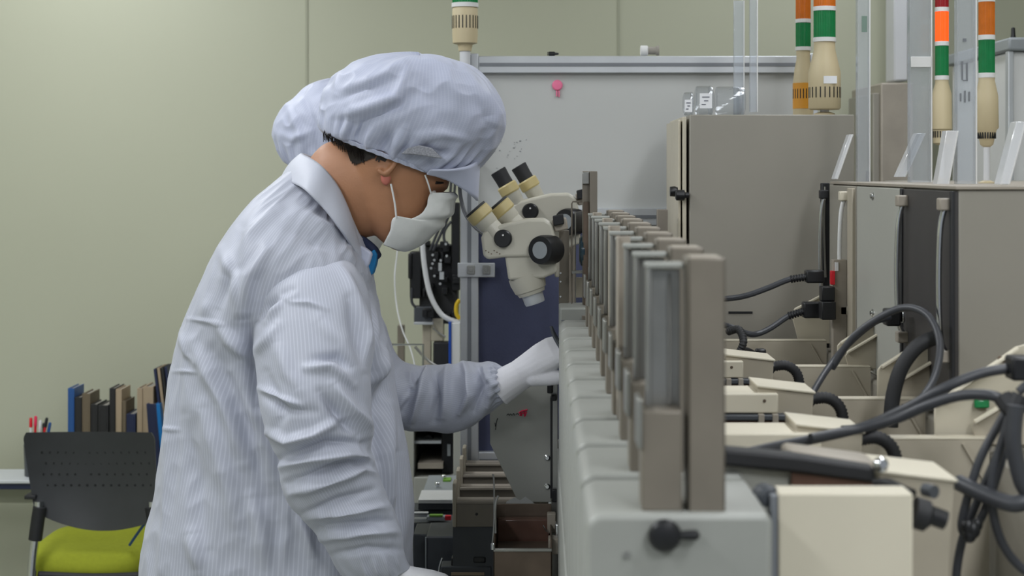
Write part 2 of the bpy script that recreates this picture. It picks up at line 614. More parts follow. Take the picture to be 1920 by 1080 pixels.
for i, (lx, ly) in enumerate(LAMPS):
    spot = [('left', 'right')[lx > 0], {-0.8: 'added fill behind the camera', 0.9: 'above the camera', 2.7: 'above the workers', 4.4: 'nearest the back wall'}[ly]]
    t = thing('ceiling_lamp', (lx, ly, 2.8), 'white rectangular ceiling lamp, %s row, %s' % tuple(spot), 'ceiling lamp', 'ceiling lamps')
    MB().box(lx - 0.17, lx + 0.17, ly - 0.62, ly + 0.62, 2.775, 2.8).build('housing', M['white'], t, bevel=0.004)
    MB().box(lx - 0.14, lx + 0.14, ly - 0.59, ly + 0.59, 2.768, 2.776).build('diffuser', M['diffuser'], t)

# ================================================================ whiteboard partition
YB = 3.75
wb = thing('whiteboard_partition', P(880, 1500, YB), 'white enamel board in an aluminium profile frame with a navy lower panel', 'whiteboard')
wb.location.z = 0
MB().pbox(892, 134, 1500, 398, YB + 0.012, 0.012).build('board_panel', M['board'], wb, bevel=0.001)
MB().pbox(892, 415, 1500, 858, YB + 0.014, 0.014).build('fabric_panel', M['navy'], wb, bevel=0.002)


def profile(mb_name, x0, y0, x1, y1, parent, vertical):
    o = MB().pbox(x0, y0, x1, y1, YB - 0.005, 0.04).build(mb_name, M['alu'], parent, bevel=0.002)
    g = MB()
    if vertical:
        c = (x0 + x1) / 2
        g.pbox(c - 3.5, y0 + 3, c + 3.5, y1 - 3, YB - 0.0065, 0.003)
    else:
        c = (y0 + y1) / 2
        g.pbox(x0 + 2, c - 3.2, x1 - 2, c + 3.2, YB - 0.0065, 0.003)
    g.build('groove', M['groove'], o)
    return o


profile('upright', 863, 100, 897, 1500, wb, True)
profile('upright', 1500, 100, 1534, 1500, wb, True)
profile('top_rail', 897, 105, 1500, 137, wb, False)
profile('middle_rail', 897, 390, 1500, 423, wb, False)
profile('bottom_rail', 897, 848, 1500, 880, wb, False)
for px_ in (880, 1517):
    a = P(px_, 300, YB)
    MB().box(a[0] - 0.03, a[0] + 0.03, YB - 0.005, YB + 0.25, 0, 0.035).build('foot', M['alu'], wb, bevel=0.004)
br = MB().pbox(858, 493, 928, 520, YB - 0.013, 0.008).build('joint_bracket', M['alu'], wb, bevel=0.002)
MB().pbox(876, 498, 890, 514, YB - 0.018, 0.005).pbox(905, 498, 919, 514, YB - 0.018, 0.005).build('clamp_plate', M['steel'], br, bevel=0.001)
b = MB()
for a in ((883, 506), (912, 506)):
    c = P(a[0], a[1], YB - 0.018)
    b.lathe(c, (0, -1, 0), [(0, 0.0045), (0.003, 0.004)], 12)
b.build('bolt', M['steel'], br, smooth=True)
mk = MB()
random.seed(11)
for i in range(22):
    x = 915 + random.random() * 66 + random.random() * 10
    y = 262 + random.random() * 55
    if x > 950 and y > 300: continue
    c = P(x, y, YB + 0.0115)
    l, hh = random.uniform(0.0006, 0.0022), random.uniform(0.0004, 0.0010)
    mk.box(c[0] - l, c[0] + l, c[1] - 0.0006, c[1] + 0.0005, c[2] - hh, c[2] + hh)
mk.build('marker_specks', M['groove'], wb)
c = P(1045, 160, YB + 0.0115)
mg = thing('magnet', c, 'pink round magnet with a small tail stuck on the whiteboard', 'magnet')
MB().lathe((c[0], c[1], c[2]), (0, -1, 0), [(0, 0.0125), (0.004, 0.0125), (0.006, 0.010), (0.0065, 0.002)], 24).build('disc', M['pink'], mg, smooth=True)
MB().pbox(1042.5, 170, 1045.2, 181, YB + 0.006, 0.004).pbox(1047, 170, 1049.5, 182, YB + 0.006, 0.004).build('tail', M['pink'], mg, bevel=0.0008)
c = P(1038, 105, YB + 0.015)
mp = thing('marker_pen', c, 'small black marker lying on top of the whiteboard frame', 'pen')
MB().lathe((c[0] - 0.012, c[1], c[2] + 0.0052), (1, 0, 0), [(0, 0.003), (0.001, 0.0052), (0.014, 0.0052), (0.016, 0.003), (0.024, 0.0022)], 16).build('barrel', M['black'], mp, smooth=True)
MB().lathe((c[0] - 0.0125, c[1], c[2] + 0.0052), (-1, 0, 0), [(0, 0.0045), (0.002, 0.0045)], 16).build('cap', M['rubber'], mp)
c = P(1218, 105, YB + 0.015)
tp = thing('tape_roll', c, 'white tape roll standing on the whiteboard frame', 'tape roll')
MB().lathe((c[0] - 0.022, c[1], c[2] + 0.0125), (1, 0, 0), [(0, 0.010), (0.001, 0.0122), (0.016, 0.0122), (0.018, 0.010)], 24).build('roll', M['white'], tp, smooth=True)
MB().lathe((c[0] - 0.004, c[1], c[2] + 0.0125), (1, 0, 0), [(0, 0.009), (0.018, 0.009), (0.020, 0.0115), (0.026, 0.0115), (0.026, 0.008)], 24).build('core', M['paper'], tp, smooth=True)


# ================================================================ signal towers
def signal_tower(label, base, k, rlens, segs, body, pole, lensh, ringh, stripes=True, extra=None):
    """base: point at the underside of the beacon body; k: metres per unit; segs bottom to top"""
    x, y, z = base
    t = thing('signal_tower', (x, y, z - pole), label, 'signal tower', 'stack lights on the machines')
    prof = [(a * k, r * k) for a, r in body]
    bo = MB().lathe(base, (0, 0, 1), prof, 36).build('beacon_base', M['beacon'], t, smooth=True, angle=50)
    h = prof[-1][0]
    if stripes:
        v = MB()
        rmax = float(np.interp(sum(stripes) / 2 * k, [a for a, _ in prof], [r for _, r in prof]))
        z0 = stripes[0] * k; z1 = stripes[1] * k
        for i in range(22):
            a = 2 * math.pi * i / 22
            ux, uy = math.cos(a), math.sin(a)
            q = MB().box(-0.0011, 0.0011, -0.0015, 0.0008, z0, z1)
            for p in range(len(q.v)):
                X, Y, Z = q.v[p]
                rr = rmax + Y
                q.v[p] = (x + ux * rr - uy * X, y + uy * rr + ux * X, z + Z)
            v.add(q.v, q.f)
        v.build('vent_slots', M['black'], bo)
    for m_ in segs:
        MB().lathe((x, y, z + h), (0, 0, 1), [(0, rlens * 1.05), (ringh, rlens * 1.05)], 36).build('ring', M['white'], t, smooth=True)
        h += ringh
        prof = [(0, rlens), (lensh, rlens)]
        L = MB()
        n = 64
        vs, fs = [], []
        for q in (0, 1):
            for i in range(n):
                a = 2 * math.pi * i / n
                r = rlens * (1 if i % 2 else 0.965)
                vs.append((x + r * math.cos(a), y + r * math.sin(a), z + h + q * lensh))
        for i in range(n):
            fs.append((i, (i + 1) % n, n + (i + 1) % n, n + i))
        fs += [tuple(range(n)), tuple(range(n, 2 * n))]
        L.add(vs, fs)
        nm = m_
        o = L.build('lens', M[m_], t)
        tag(o, {'green': 'green lens', 'orange': 'orange lens', 'orange_lit': 'glowing orange lens', 'red': 'red lens'}[m_])
        h += lensh
    MB().lathe((x, y, z + h), (0, 0, 1), [(0, rlens * 1.05), (ringh, rlens * 1.05), (ringh * 1.6, rlens * 0.7)], 36).build('top_cap', M['white'], t, smooth=True)
    if pole > 0:
        MB().cyl((x, y, z - pole), (x, y, z + 0.002), rlens * 0.42, 20).build('pole', M['pipe'], t, smooth=True)
        MB().lathe((x, y, z - pole), (0, 0, 1), [(0, rlens * 0.95), (0.006, rlens * 0.95), (0.009, rlens * 0.5)], 24).build('flange', M['beacon'], t, smooth=True)
    if extra: extra(t)
    return t


s_ = 3.728
sc0 = s_ / F
signal_tower('beige signal tower on a thin pole above the cap, showing a green lens', P(872, 96, s_), sc0, 24 * sc0, ['green', 'orange', 'red'],
             [(0, 12), (12, 14), (15, 23), (30, 24), (78, 24), (82, 22)], 0.255, 60 * sc0, 8 * sc0, stripes=(42, 66))
# its pole is clamped to the upright of the partition
s_ = 3.55; sc0 = s_ / F


def orange_band(t, c, r, h):
    MB().lathe(c, (0, 0, 1), [(0, r), (h, r)], 36).build('orange_band', M['sticker_orange'], t, smooth=True)


bz = P(1293, 215, 3.3)[2]
c = P(1506, 205, s_); c = (c[0], c[1], bz + 0.004)
signal_tower('smaller stack light with an orange sticker, on the tall taupe cabinet', c, sc0, 14 * sc0, ['green', 'orange', 'red'],
             [(0, 14), (3, 19), (66, 19), (90, 16), (108, 12.5), (124, 13)], 0.004, 45 * sc0, 7 * sc0, stripes=(34, 52),
             extra=lambda t, c=c: orange_band(t, (c[0], c[1], c[2] + 15 * sc0), 19.5 * sc0, 48 * sc0))
s_ = 3.4; sc0 = s_ / F
c = P(1546, 195, s_); c = (c[0], c[1], bz + 0.014)


def white_label(t, c=c):
    MB().box(c[0] - 0.008, c[0] + 0.020, c[1] - 0.0345, c[1] - 0.032, c[2] + 0.054, c[2] + 0.070).build('sticker', M['label'], t)


signal_tower('larger stack light with vent slots, on the tall taupe cabinet', c, sc0, 20.5 * sc0, ['green', 'orange', 'red'],
             [(0, 27), (3, 30), (70, 30), (90, 25), (112, 20), (127, 19.5)], 0.014, 50 * sc0, 8 * sc0, stripes=(22, 42), extra=white_label)
cz = 1.4745
s_ = 3.34; sc0 = s_ / F
c = P(1766, 272, s_)
signal_tower('stack light whose orange lens is lit, between two clear tubes', c, sc0, 12.5 * sc0, ['green', 'orange_lit', 'red'],
             [(0, 9), (4, 16), (28, 16), (30, 19), (95, 18), (116, 12.5), (122, 12.5)], c[2] - cz, 56 * sc0, 8 * sc0, stripes=(14, 26))
s_ = 2.66; sc0 = s_ / F
c = P(1850, 276, s_)
signal_tower('rightmost stack light with an unlit orange lens over a green one', c, sc0, 15 * sc0, ['green', 'orange', 'red'],
             [(0, 6), (5, 12), (32, 18), (36, 22), (96, 21), (124, 15), (130, 15)], c[2] - cz, 62 * sc0, 9 * sc0, stripes=(16, 31))

# ================================================================ big machine base
base = thing('long_machine', (0.3, 2.4, 0), 'long grey machine base carrying the whole row of feeders', 'machine')
MB().box(0.036, 0.56, 1.28, 3.285, 0, 0.95).build('body', M['cover'], base, bevel=0.006)
MB().box(0.56, 1.15, 1.28, 3.285, 0, 1.15).build('rear_body', M['cab'], base, bevel=0.006)
MB().box(0.66, 1.15, 3.285, 3.68, 0, 1.15).build('rear_body', M['cab'], base, bevel=0.006)
MB().box(0.06, 0.655, 3.287, 3.68, 0, 0.95).build('end_body', M['beige'], base, bevel=0.006)

# ---- feeder units: one built, the others copied along the row
Y0 = 1.30
S0 = F / Y0


def X0(px): return (px - VX) / S0


def Z0(py): return ZC - (py - HY) / S0


fu = thing('feeder_unit', (0.11, Y0 + 0.07, 0.95), 'nearest feeder unit, blurred, with the widest grey cover', 'feeder unit', 'feeder units in the machine row')
MB().prism([(0.038, 0.95), (0.19, 0.95), (0.19, Z0(972)), (0.184, Z0(964)), (0.050, Z0(964)), (0.042, Z0(974)), (0.038, Z0(990))], Y0, Y0 + 0.148).build('cover', M['cover'], fu, bevel=0.005, seg=3)
b_ = MB().box(X0(1205), X0(1282), Y0 + 0.012, Y0 + 0.05, Z0(965), Z0(775)).build('guide_block', M['taupe'], fu, bevel=0.0018)
MB().box(X0(1197), X0(1206), Y0 + 0.008, Y0 + 0.05, Z0(845), Z0(752)).build('edge_strip', M['steel'], b_, bevel=0.001)
cp = MB()
cp.box(X0(1220), X0(1286), Y0 + 0.050, Y0 + 0.056, Z0(900), Z0(512))
cp.box(X0(1218), X0(1228), Y0 + 0.036, Y0 + 0.052, Z0(776), Z0(506))
cp.box(X0(1262), X0(1266), Y0 + 0.044, Y0 + 0.052, Z0(776), Z0(520))
cp.build('channel_plate', M['steel'], fu, bevel=0.0012)
MB().box(X0(1216), X0(1290), Y0 + 0.034, Y0 + 0.06, Z0(508), Z0(498)).build('cross_bar', M['cover'], fu, bevel=0.001)
po = MB().box(X0(1293), X0(1363), Y0 + 0.010, Y0 + 0.016, Z0(966), Z0(485)).box(X0(1293), X0(1300), Y0 + 0.010, Y0 + 0.060, Z0(966), Z0(485)).box(X0(1356), X0(1363), Y0 + 0.010, Y0 + 0.060, Z0(966), Z0(485))
po = po.build('tall_post', M['taupe'], fu, bevel=0.0015)
MB().box(X0(1300), X0(1356), Y0 + 0.012, Y0 + 0.058, Z0(488), Z0(484)).build('end_cap', M['taupe2'], po)
c = (X0(1245), Y0 - 0.001, Z0(1000))
kn = MB().lathe((c[0], Y0 + 0.001, c[2]), (0, -1, 0), [(0, 0.006), (0.004, 0.0125), (0.010, 0.0135), (0.014, 0.011), (0.016, 0.005)], 24).build('clamp_knob', M['black'], fu, smooth=True)
MB().lathe((c[0] + 0.008, Y0 - 0.008, c[2]), (1, 0, 0.02), [(0, 0.003), (0.012, 0.0042), (0.018, 0.0042), (0.020, 0.002)], 14).build('lever', M['black'], kn, smooth=True)
sh = MB()
sh.lathe((X0(1175), Y0 + 0.004, Z0(1040)), (0, -1, 0), [(0, 0.003), (0.006, 0.003)], 14)
sh.build('cover_screw', M['steel'], fu, smooth=True)
UNITS = [fu]
WHERE = ['second', 'third', 'fourth', 'fifth', 'sixth', 'seventh', 'eighth', 'ninth', 'tenth']
for i in range(1, 10):
    u = copy_tree(fu)
    u.location.y += 0.172 * i
    if i % 3 == 1: u.location.z -= 0.0
    u['label'] = 'grey feeder unit with tall taupe post, %s from the camera in the row' % WHERE[i - 1]
    UNITS.append(u)
# slimmer guide rails standing between the units
gr = thing('guide_rail', (0.075, 1.8, 1.2), 'slim taupe guide rail standing at the left of the feeder posts, nearest one', 'guide rail', 'slim rails beside the feeder posts')
MB().box(0.0885, 0.0905, 1.802, 1.83, 1.24, 1.425).box(0.0885, 0.105, 1.828, 1.832, 1.24, 1.425).build('rail', M['taupe2'], gr, bevel=0.0008)
MB().box(0.0885, 0.118, 1.80, 1.834, 1.2205, 1.242).build('foot', M['taupe'], gr, bevel=0.001)
for i, (dy, dx, dz, wd) in enumerate(((0.35, 0.006, -0.012, 'second'), (0.70, 0.012, 0.0, 'third'), (1.04, 0.008, -0.02, 'fourth'))):
    u = copy_tree(gr)
    u.location.y += dy; u.location.x += dx
    u['label'] = 'slim taupe guide rail standing at the left of the feeder posts, %s from the camera' % wd

# far end of the row
Yf = 3.04
eb = thing('end_cover', P(1078, 700, Yf), 'pale grey ribbed cover closing the far end of the feeder row', 'machine cover')
eb.location.z = 0.95
q = MB()
q.pprism([(1049, 577), (1099, 577), (1103, 583), (1103, 868), (1049, 868)], Yf, 0.12)
q.build('shell', M['cover'], eb, bevel=0.004, seg=3)
q = MB()
for yy in (600, 613, 632, 650, 672, 694):
    q.pbox(1052, yy, 1099, yy + 1.6, Yf - 0.0015, 0.003)
q.build('ribs', M['groove'], eb)
MB().pbox(1091, 592, 1099, 640, Yf - 0.008, 0.02).build('side_clip', M['taupe'], eb, bevel=0.001)
tpst = thing('tall_guide_post', P(1106, 577, 3.10), 'tallest taupe guide post behind the microscopes, rising above the row', 'post')
q = MB()
q.pbox(1106, 321, 1120, 578, 3.09, 0.03).pbox(1092, 321, 1107, 578, 3.11, 0.01)
q.build('post', M['taupe'], tpst, bevel=0.0012)
MB().pbox(1094, 378, 1105, 575, 3.105, 0.005).build('channel', M['bronze'], tpst, bevel=0.0006)
MB().pbox(1092, 322, 1105, 345, 3.102, 0.01).build('end_clip', M['steel'], tpst, bevel=0.001)
q = thing('far_guide_post', P(1242, 560, 3.3), 'single taupe post standing alone before the navy panel right of the row', 'post')
q.location.z = 0.95
MB().pbox(1232, 393, 1252, 840, 3.3, 0.02).build('post', M['taupe'], q, bevel=0.0012)
MB().pbox(1226, 832, 1258, 841, 3.29, 0.04).build('base_plate', M['taupe2'], q, bevel=0.001)
wf = thing('wire_frame', P(1082, 577, 3.13), 'thin dark wire frame fixed beside the tallest guide post', 'wire frame')
q = MB()
q.ptube([(1072, 577, 3.13), (1072, 382, 3.13), (1074, 378, 3.13), (1096, 378, 3.13)], 0.0016, straight=True)
q.build('wire', M['taupe'], wf, smooth=True)
MB().ptube([(1079, 577, 3.15), (1079, 398, 3.15), (1096, 396, 3.15)], 0.0012, straight=True).build('wire', M['steel'], wf, smooth=True)
q = MB().lathe(P(1086, 470, 3.135), (1, 0, 0), [(0, 0.024), (0.004, 0.030), (0.010, 0.031), (0.013, 0.026)], 30).build('dark_disc', M['gauge'], wf, smooth=True)
MB().pbox(1072, 508, 1100, 513, 3.12, 0.02).build('clip', M['steel'], wf, bevel=0.0006)
MB().pbox(1080, 520, 1092, 558, 3.14, 0.006).build('tag_plate', M['beige'], wf, bevel=0.0006)
for i, (x0, x1, yt, yy, nm) in enumerate(((1103, 1107, 502, 2.98, 'left'), (1112, 1117, 540, 2.96, 'middle'), (1124, 1129, 470, 2.94, 'right'))):
    o = MB().pbox(x0, yt, x1, 690, yy, 0.02).build('guide_pin', M['steel'], bevel=0.0006)
    tag(o, 'thin bright steel pin at the far end of the feeder row, %s one of three' % nm, 'pin', 'thin steel pins at the row end')

# ================================================================ bays (sheet metal troughs) right of the row
PY = [1.96, 2.30, 2.68, 3.09]
PXR = [0.552, 0.556, 0.556, 0.556]
NTH = ['nearest', 'second', 'third', 'farthest']
for k, y in enumerate(PY):
    t = thing('bay_partition', (0.3, y, 0.95), 'beige folded sheet partition between the machine bays, %s of four' % NTH[k], 'partition', 'sheet partitions between the bays')
    z = 1.17
    MB().box(0.20, PXR[k], y, y + 0.003, 0.95, z).build('plate', M['beige'], t)
    MB().box(0.20, PXR[k], y, y + 0.022, z, z + 0.003).build('flange', M['cream'], t, bevel=0.001)
    x1 = PXR[k] - 0.004
    MB().prism([(x1 - 0.03, z - 0.004), (x1 - 0.026, z - 0.004), (x1, z - 0.05), (x1, z - 0.056)], y - 0.004, y).build('corner_fold', M['beige'], t)
    # gusset bracket that carries the cabinet
    g = thing('gusset_bracket', (0.55, y + 0.03, 1.15), 'cream sloping gusset bracket under the cabinets, %s of four' % NTH[k], 'bracket', 'sloping brackets under the cabinets')
    xl = 0.520
    if k == 0:
        ol = [(1752, 832), (1752, 762), (1760, 750), (1905, 650), (1925, 645), (2100, 645), (2100, 850)]
    elif k == 1:
        ol = [(1645, 750), (1645, 694), (1652, 685), (1752, 622), (1820, 622), (1820, 760)]
    elif k == 2:
        ol = [(1570, 693), (1570, 648), (1577, 640), (1690, 566), (1740, 566), (1740, 700)]
    else:
        ol = [(1497, 640), (1484, 590), (1490, 578), (1540, 552), (1620, 540), (1620, 650)]
    gy = y + 0.035
    MB().pprism(ol, gy, 0.004).build('plate', M['cream'], g, bevel=0.0015)
    # folded flange along the sloping top
    tp_ = [ol[i] for i in (2, 3)]
    a, b2 = P(*tp_[0], gy), P(*tp_[1], gy)
    MB().add([(a[0], gy - 0.012, a[2]), (b2[0], gy - 0.012, b2[2]), (b2[0], gy + 0.002, b2[2]), (a[0], gy + 0.002, a[2]),
              (a[0], gy - 0.012, a[2] - 0.003), (b2[0], gy - 0.012, b2[2] - 0.003), (b2[0], gy + 0.002, b2[2] - 0.003), (a[0], gy + 0.002, a[2] - 0.003)],
             [(0, 1, 2, 3), (4, 5, 6, 7), (0, 1, 5, 4), (2, 3, 7, 6), (0, 3, 7, 4), (1, 2, 6, 5)]).build('flange', M['cream2'], g)
    hx = MB()
    for (dx, dy) in ((-30, 22), (-22, 26)):
        c = P(tp_[1][0] + dx, tp_[1][1] + dy, gy)
        hx.lathe((c[0], gy, c[2]), (0, -1, 0), [(0, 0.0035), (0.002, 0.003)], 12)
    hx.build('rivet', M['bronze'], g, smooth=True)

# small second brackets in front of the gussets
for k, (x, yy, y) in enumerate(((1855, 790, 1.9), (1702, 718, 2.25), (1608, 660, 2.62))):
    g = thing('angle_plate', P(x, yy, y), 'small beige angled plate in front of the sloping bracket, %s of three' % NTH[k], 'bracket', 'small angled plates')
    s2 = 2.0 / y
    pts = [(x - 22 * s2, yy + 42 * s2), (x - 30 * s2, yy + 10 * s2), (x - 24 * s2, yy), (x + 60 * s2, yy - 50 * s2), (x + 90 * s2, yy - 50 * s2), (x + 90 * s2, yy + 42 * s2)]
    MB().pprism(pts, y + 0.075, 0.004).build('plate', M['beige'], g, bevel=0.001)
    MB().pprism([(x - 24 * s2, yy), (x + 60 * s2, yy - 50 * s2), (x + 60 * s2, yy - 46 * s2), (x - 24 * s2, yy + 4 * s2)], y + 0.064, 0.012).build('lip', M['cream2'], g)

# ---- feeder arms in the bays
AY = [1.48, 1.85, 2.18, 2.55]
for k, y in enumerate(AY):
    t = thing('tape_feeder', (0.3, y, 0.95), ('nearest feeder arm, with a dark sloping rail over a brown window', 'feeder arm with a cream plate, directly behind the dark sloping rail',
              'feeder arm with cream plate over a brown banded window', 'farthest feeder arm, with the small cream end box')[k], 'machine arm', 'feeder arms in the bays')
    zt = 1.208 if k else 1.224
    xl, xr = (0.298, 0.375) if k else (0.311, 0.385)
    e = MB().prism([(xl, 0.95), (xr - 0.012, 0.95), (xr - 0.004, zt - 0.075), (xr, zt - 0.010), (xl, zt - 0.002)], y, y + 0.085).build('end_box', M['beige'], t, bevel=0.002)
    MB().prism([(xl - 0.001, zt), (xr + 0.002, zt - 0.009), (xr + 0.002, zt - 0.012), (xl - 0.001, zt - 0.003)], y - 0.003, y + 0.087).build('lid', M['cream2'], e, bevel=0.0008)
    MB().lathe((xl + 0.012, y, zt - 0.018), (0, -1, 0), [(0, 0.0022), (0.001, 0.002)], 12).build('screw_hole', M['black'], e)
    if k:
        pl = MB().box(0.20, 0.325, y - 0.012, y + 0.07, zt - 0.037, zt - 0.010).build('plate', M['cream2'], t, bevel=0.0025, seg=3)
        MB().lathe((0.306, y - 0.012, zt - 0.020), (0, -1, 0), [(0, 0.0024), (0.001, 0.0022)], 12).build('screw', M['bronze'], pl, smooth=True)
        MB().box(0.20, 0.352, y - 0.018, y + 0.06, zt - 0.046, zt - 0.038).build('rail', M['dark'], t, bevel=0.002)
        MB().box(0.20, 0.345, y - 0.012, y + 0.05, zt - 0.066, zt - 0.047).build('window', M['brown'], t, bevel=0.001)
        for bx in (0.297, 0.316):
            MB().box(bx, bx + 0.008, y - 0.020, y + 0.055, zt - 0.067, zt - 0.037).build('band', M['taupe2'], t, bevel=0.001)
        MB().box(0.20, 0.352, y - 0.016, y + 0.06, 0.95, zt - 0.067).build('lower_body', M['cream'], t, bevel=0.003)
    else:
        MB().pprism([(1340, 842), (1500, 856), (1642, 878), (1642, 906), (1500, 888), (1340, 872)], y - 0.01, 0.03).build('rail', M['rubber'], t, bevel=0.003)
        MB().pprism([(1484, 884), (1636, 903), (1636, 928), (1484, 916)], y - 0.004, 0.03).build('window', M['brown'], t, bevel=0.001)
        MB().pprism([(1478, 850), (1490, 846), (1640, 866), (1652, 880), (1640, 884), (1478, 862)], y + 0.012, 0.05).build('plate', M['taupe2'], t, bevel=0.003)
        MB().pprism([(1340, 874), (1484, 886), (1484, 940), (1340, 940)], y + 0.004, 0.04).build('side_sheet', M['cabgrey'], t)
        MB().lathe(P(1650, 872, y - 0.01), (0.2, -1, 0.3), [(0, 0.007), (0.004, 0.007), (0.008, 0.004)], 20).build('bolt', M['chrome'], t, smooth=True)
        MB().box(0.20, 0.311, y + 0.01, y + 0.07, 0.95, zt - 0.06).build('lower_body', M['cream'], t, bevel=0.003)
    if k == 0: continue
    h = thing('corrugated_hose', (xr + 0.02, y + 0.045, zt - 0.03), 'black corrugated hose bending down from the %s feeder arm' % NTH[k], 'hose', 'corrugated hoses')
    MB().lathe((xr - 0.002, y + 0.045, zt - 0.026), (1, 0, 0), [(0, 0.0105), (0.008, 0.0105)], 18).build('fitting', M['black'], h, smooth=True)
    MB().tube([(xr + 0.004, y + 0.045, zt - 0.026), (xr + 0.026, y + 0.045, zt - 0.024), (xr + 0.043, y + 0.045, zt - 0.036), (xr + 0.049, y + 0.045, zt - 0.062), (xr + 0.052, y + 0.045, zt - 0.12), (xr + 0.054, y + 0.045, 0.952)], 0.0080, n=14, sub=20, corr=0.09).build('hose', M['rubber'], h, smooth=True, angle=80)

# near cream box and its dark latch
nb = thing('control_box', (0.26, 1.40, 0.95), 'large cream front box at the bottom right, blurred', 'control box')
SN = F / 1.37
MB().box((1460 - VX) / SN, (1712 - VX) / SN, 1.37, 1.405, 0.95, ZC - (925 - HY) / SN).build('body', M['cream2'], nb, bevel=0.002)
MB().box((1446 - VX) / SN, (1459 - VX) / SN, 1.372, 1.40, 0.95, ZC - (930 - HY) / SN).build('side_seal', M['groove'], nb, bevel=0.001)
lt = MB().cyl(P(1716, 955, 1.40), P(1772, 976, 1.40), 0.0085, 20).build('latch', M['black'], nb, smooth=True)
MB().lathe(P(1712, 960, 1.40), (1, 0, -0.3), [(0, 0.014), (0.012, 0.014), (0.016, 0.009)], 20).build('latch_collar', M['rubber'], lt, smooth=True)
MB().lathe(P(1734, 918, 1.42), (0.6, -1, 0), [(0, 0.006), (0.012, 0.006)], 14).build('stop_pin', M['dark'], nb, smooth=True)
MB().ptube([(1640, 905, 1.46), (1665, 905, 1.45), (1695, 918, 1.44), (1712, 925, 1.43)], 0.004, sub=6).build('hinge_wire', M['black'], nb, smooth=True)
dk = thing('side_stop', (0.18, 1.38, 1.22), 'dark round stop beside the nearest feeder cover', 'stop')
MB().lathe((0.196, 1.40, 1.216), (0.3, -1, 0), [(0, 0.011), (0.014, 0.011), (0.018, 0.008)], 24).build('stop', M['dark'], dk, smooth=True)
MB().box(0.186, 0.206, 1.38, 1.445, 0.95, 1.21).build('stand', M['cover'], dk, bevel=0.002)

# ================================================================ cabinets on the right
CY = [2.19, 2.515, 2.865]
CD = [0.315, 0.342, 0.26]
EXTRA = True
CL = ['nearest controller cabinet, taupe side and charcoal front with two bow handles',
      'controller cabinet with a plain pale grey front and two dome screws', 'farthest controller cabinet, taupe front with a white bow handle']
FM = ['cabdark', 'cabgrey', 'cab']
for k, y in enumerate(CY):
    t = thing('controller_cabinet', (0.8, y + 0.13, 1.15), CL[k], 'cabinet', 'controller cabinets on the right')
    dpt = CD[k]
    MB().box(0.574, 1.12, y, y + dpt, 1.15, 1.474).build('body', M['cab'], t, bevel=0.003)
    MB().box(0.570, 1.125, y - 0.004, y + dpt + 0.004, 1.474, 1.479).build('top_lid', M['taupe2'], t, bevel=0.001)
    fp = MB().box(0.568, 0.575, y, y + dpt, 1.155, 1.472).build('front_panel', M[FM[k]], t, bevel=0.0015)
    if k == 0:
        MB().box(0.565, 0.570, y - 0.001, y + 0.012, 1.155, 1.472).build('edge_seal', M['rubber'], fp, bevel=0.001)
        MB().box(0.565, 0.570, y + dpt - 0.012, y + dpt, 1.155, 1.472).build('edge_seal', M['rubber'], fp, bevel=0.001)
        hs = [(y + 0.022, 'chrome', 'taupe2'), (y + dpt - 0.035, 'chrome', 'taupe2')]
    elif k == 1:
        for py_ in (368, 587):
            yy = 0.568 * F / 627
            c = P(1637, py_, yy)
            MB().lathe((0.568, yy, c[2]), (-1, 0, 0), [(0, 0.0075), (0.0015, 0.0072), (0.0025, 0.0045), (0.005, 0.004)], 18).build('dome_screw', M['chrome'], fp, smooth=True)
        hs = []
    else:
        MB().box(0.562, 0.569, y + 0.004, y + 0.05, 1.16, 1.468).build('side_strip', M['beige'], fp, bevel=0.001)
        hs = [(y + 0.075, 'white', 'cream2'), (y + dpt + 0.02, 'chrome', 'rubber')]
    if k == 2:
        MB().box(0.76, 1.12, y + dpt, y + dpt + 0.40, 1.15, 1.4785).build('rear_body', M['cab'], t, bevel=0.003)
    for hy, hm, bm_ in hs:
        hd = MB().tube([(0.563, hy, 1.452), (0.5555, hy, 1.42), (0.553, hy, 1.345), (0.5555, hy, 1.27), (0.563, hy, 1.248)], 0.0042, n=12).build('handle', M[hm], t, smooth=True)
        for zz in (1.455, 1.245):
            MB().box(0.552, 0.569, hy - 0.010, hy + 0.010, zz - 0.010, zz + 0.007).build('handle_bracket', M[bm_], hd, bevel=0.002)
# narrow taupe frame in front of the farthest cabinets
nf = thing('switch_panel', P(1582, 640, 2.98), 'narrow taupe switch panel with a red rocker switch and plug sockets', 'switch panel')
nf.location.z = 0.95
MB().pbox(1562, 487, 1588, 861, 2.93, 0.02).build('socket_plate', M['taupe2'], nf, bevel=0.001)
MB().pbox(1541, 343, 1556, 861, 3.16, 0.02).build('side_seal', M['rubber'], nf, bevel=0.002)
MB().ptube([(1547, 350, 3.15), (1545, 420, 3.15), (1548, 520, 3.15)], 0.0022).build('seal_rod', M['steel'], nf, smooth=True)
MB().pbox(1558, 508, 1566, 534, 2.922, 0.012).build('rocker_switch', M['redp'], nf, bevel=0.001)
MB().pbox(1541, 538, 1566, 565, 2.915, 0.03).build('socket', M['black'], nf, bevel=0.002)
MB().pbox(1541, 566, 1568, 600, 2.905, 0.035).build('socket', M['black'], nf, bevel=0.002)
MB().pbox(1566, 492, 1572, 508, 2.926, 0.006).build('white_label', M['label'], nf)


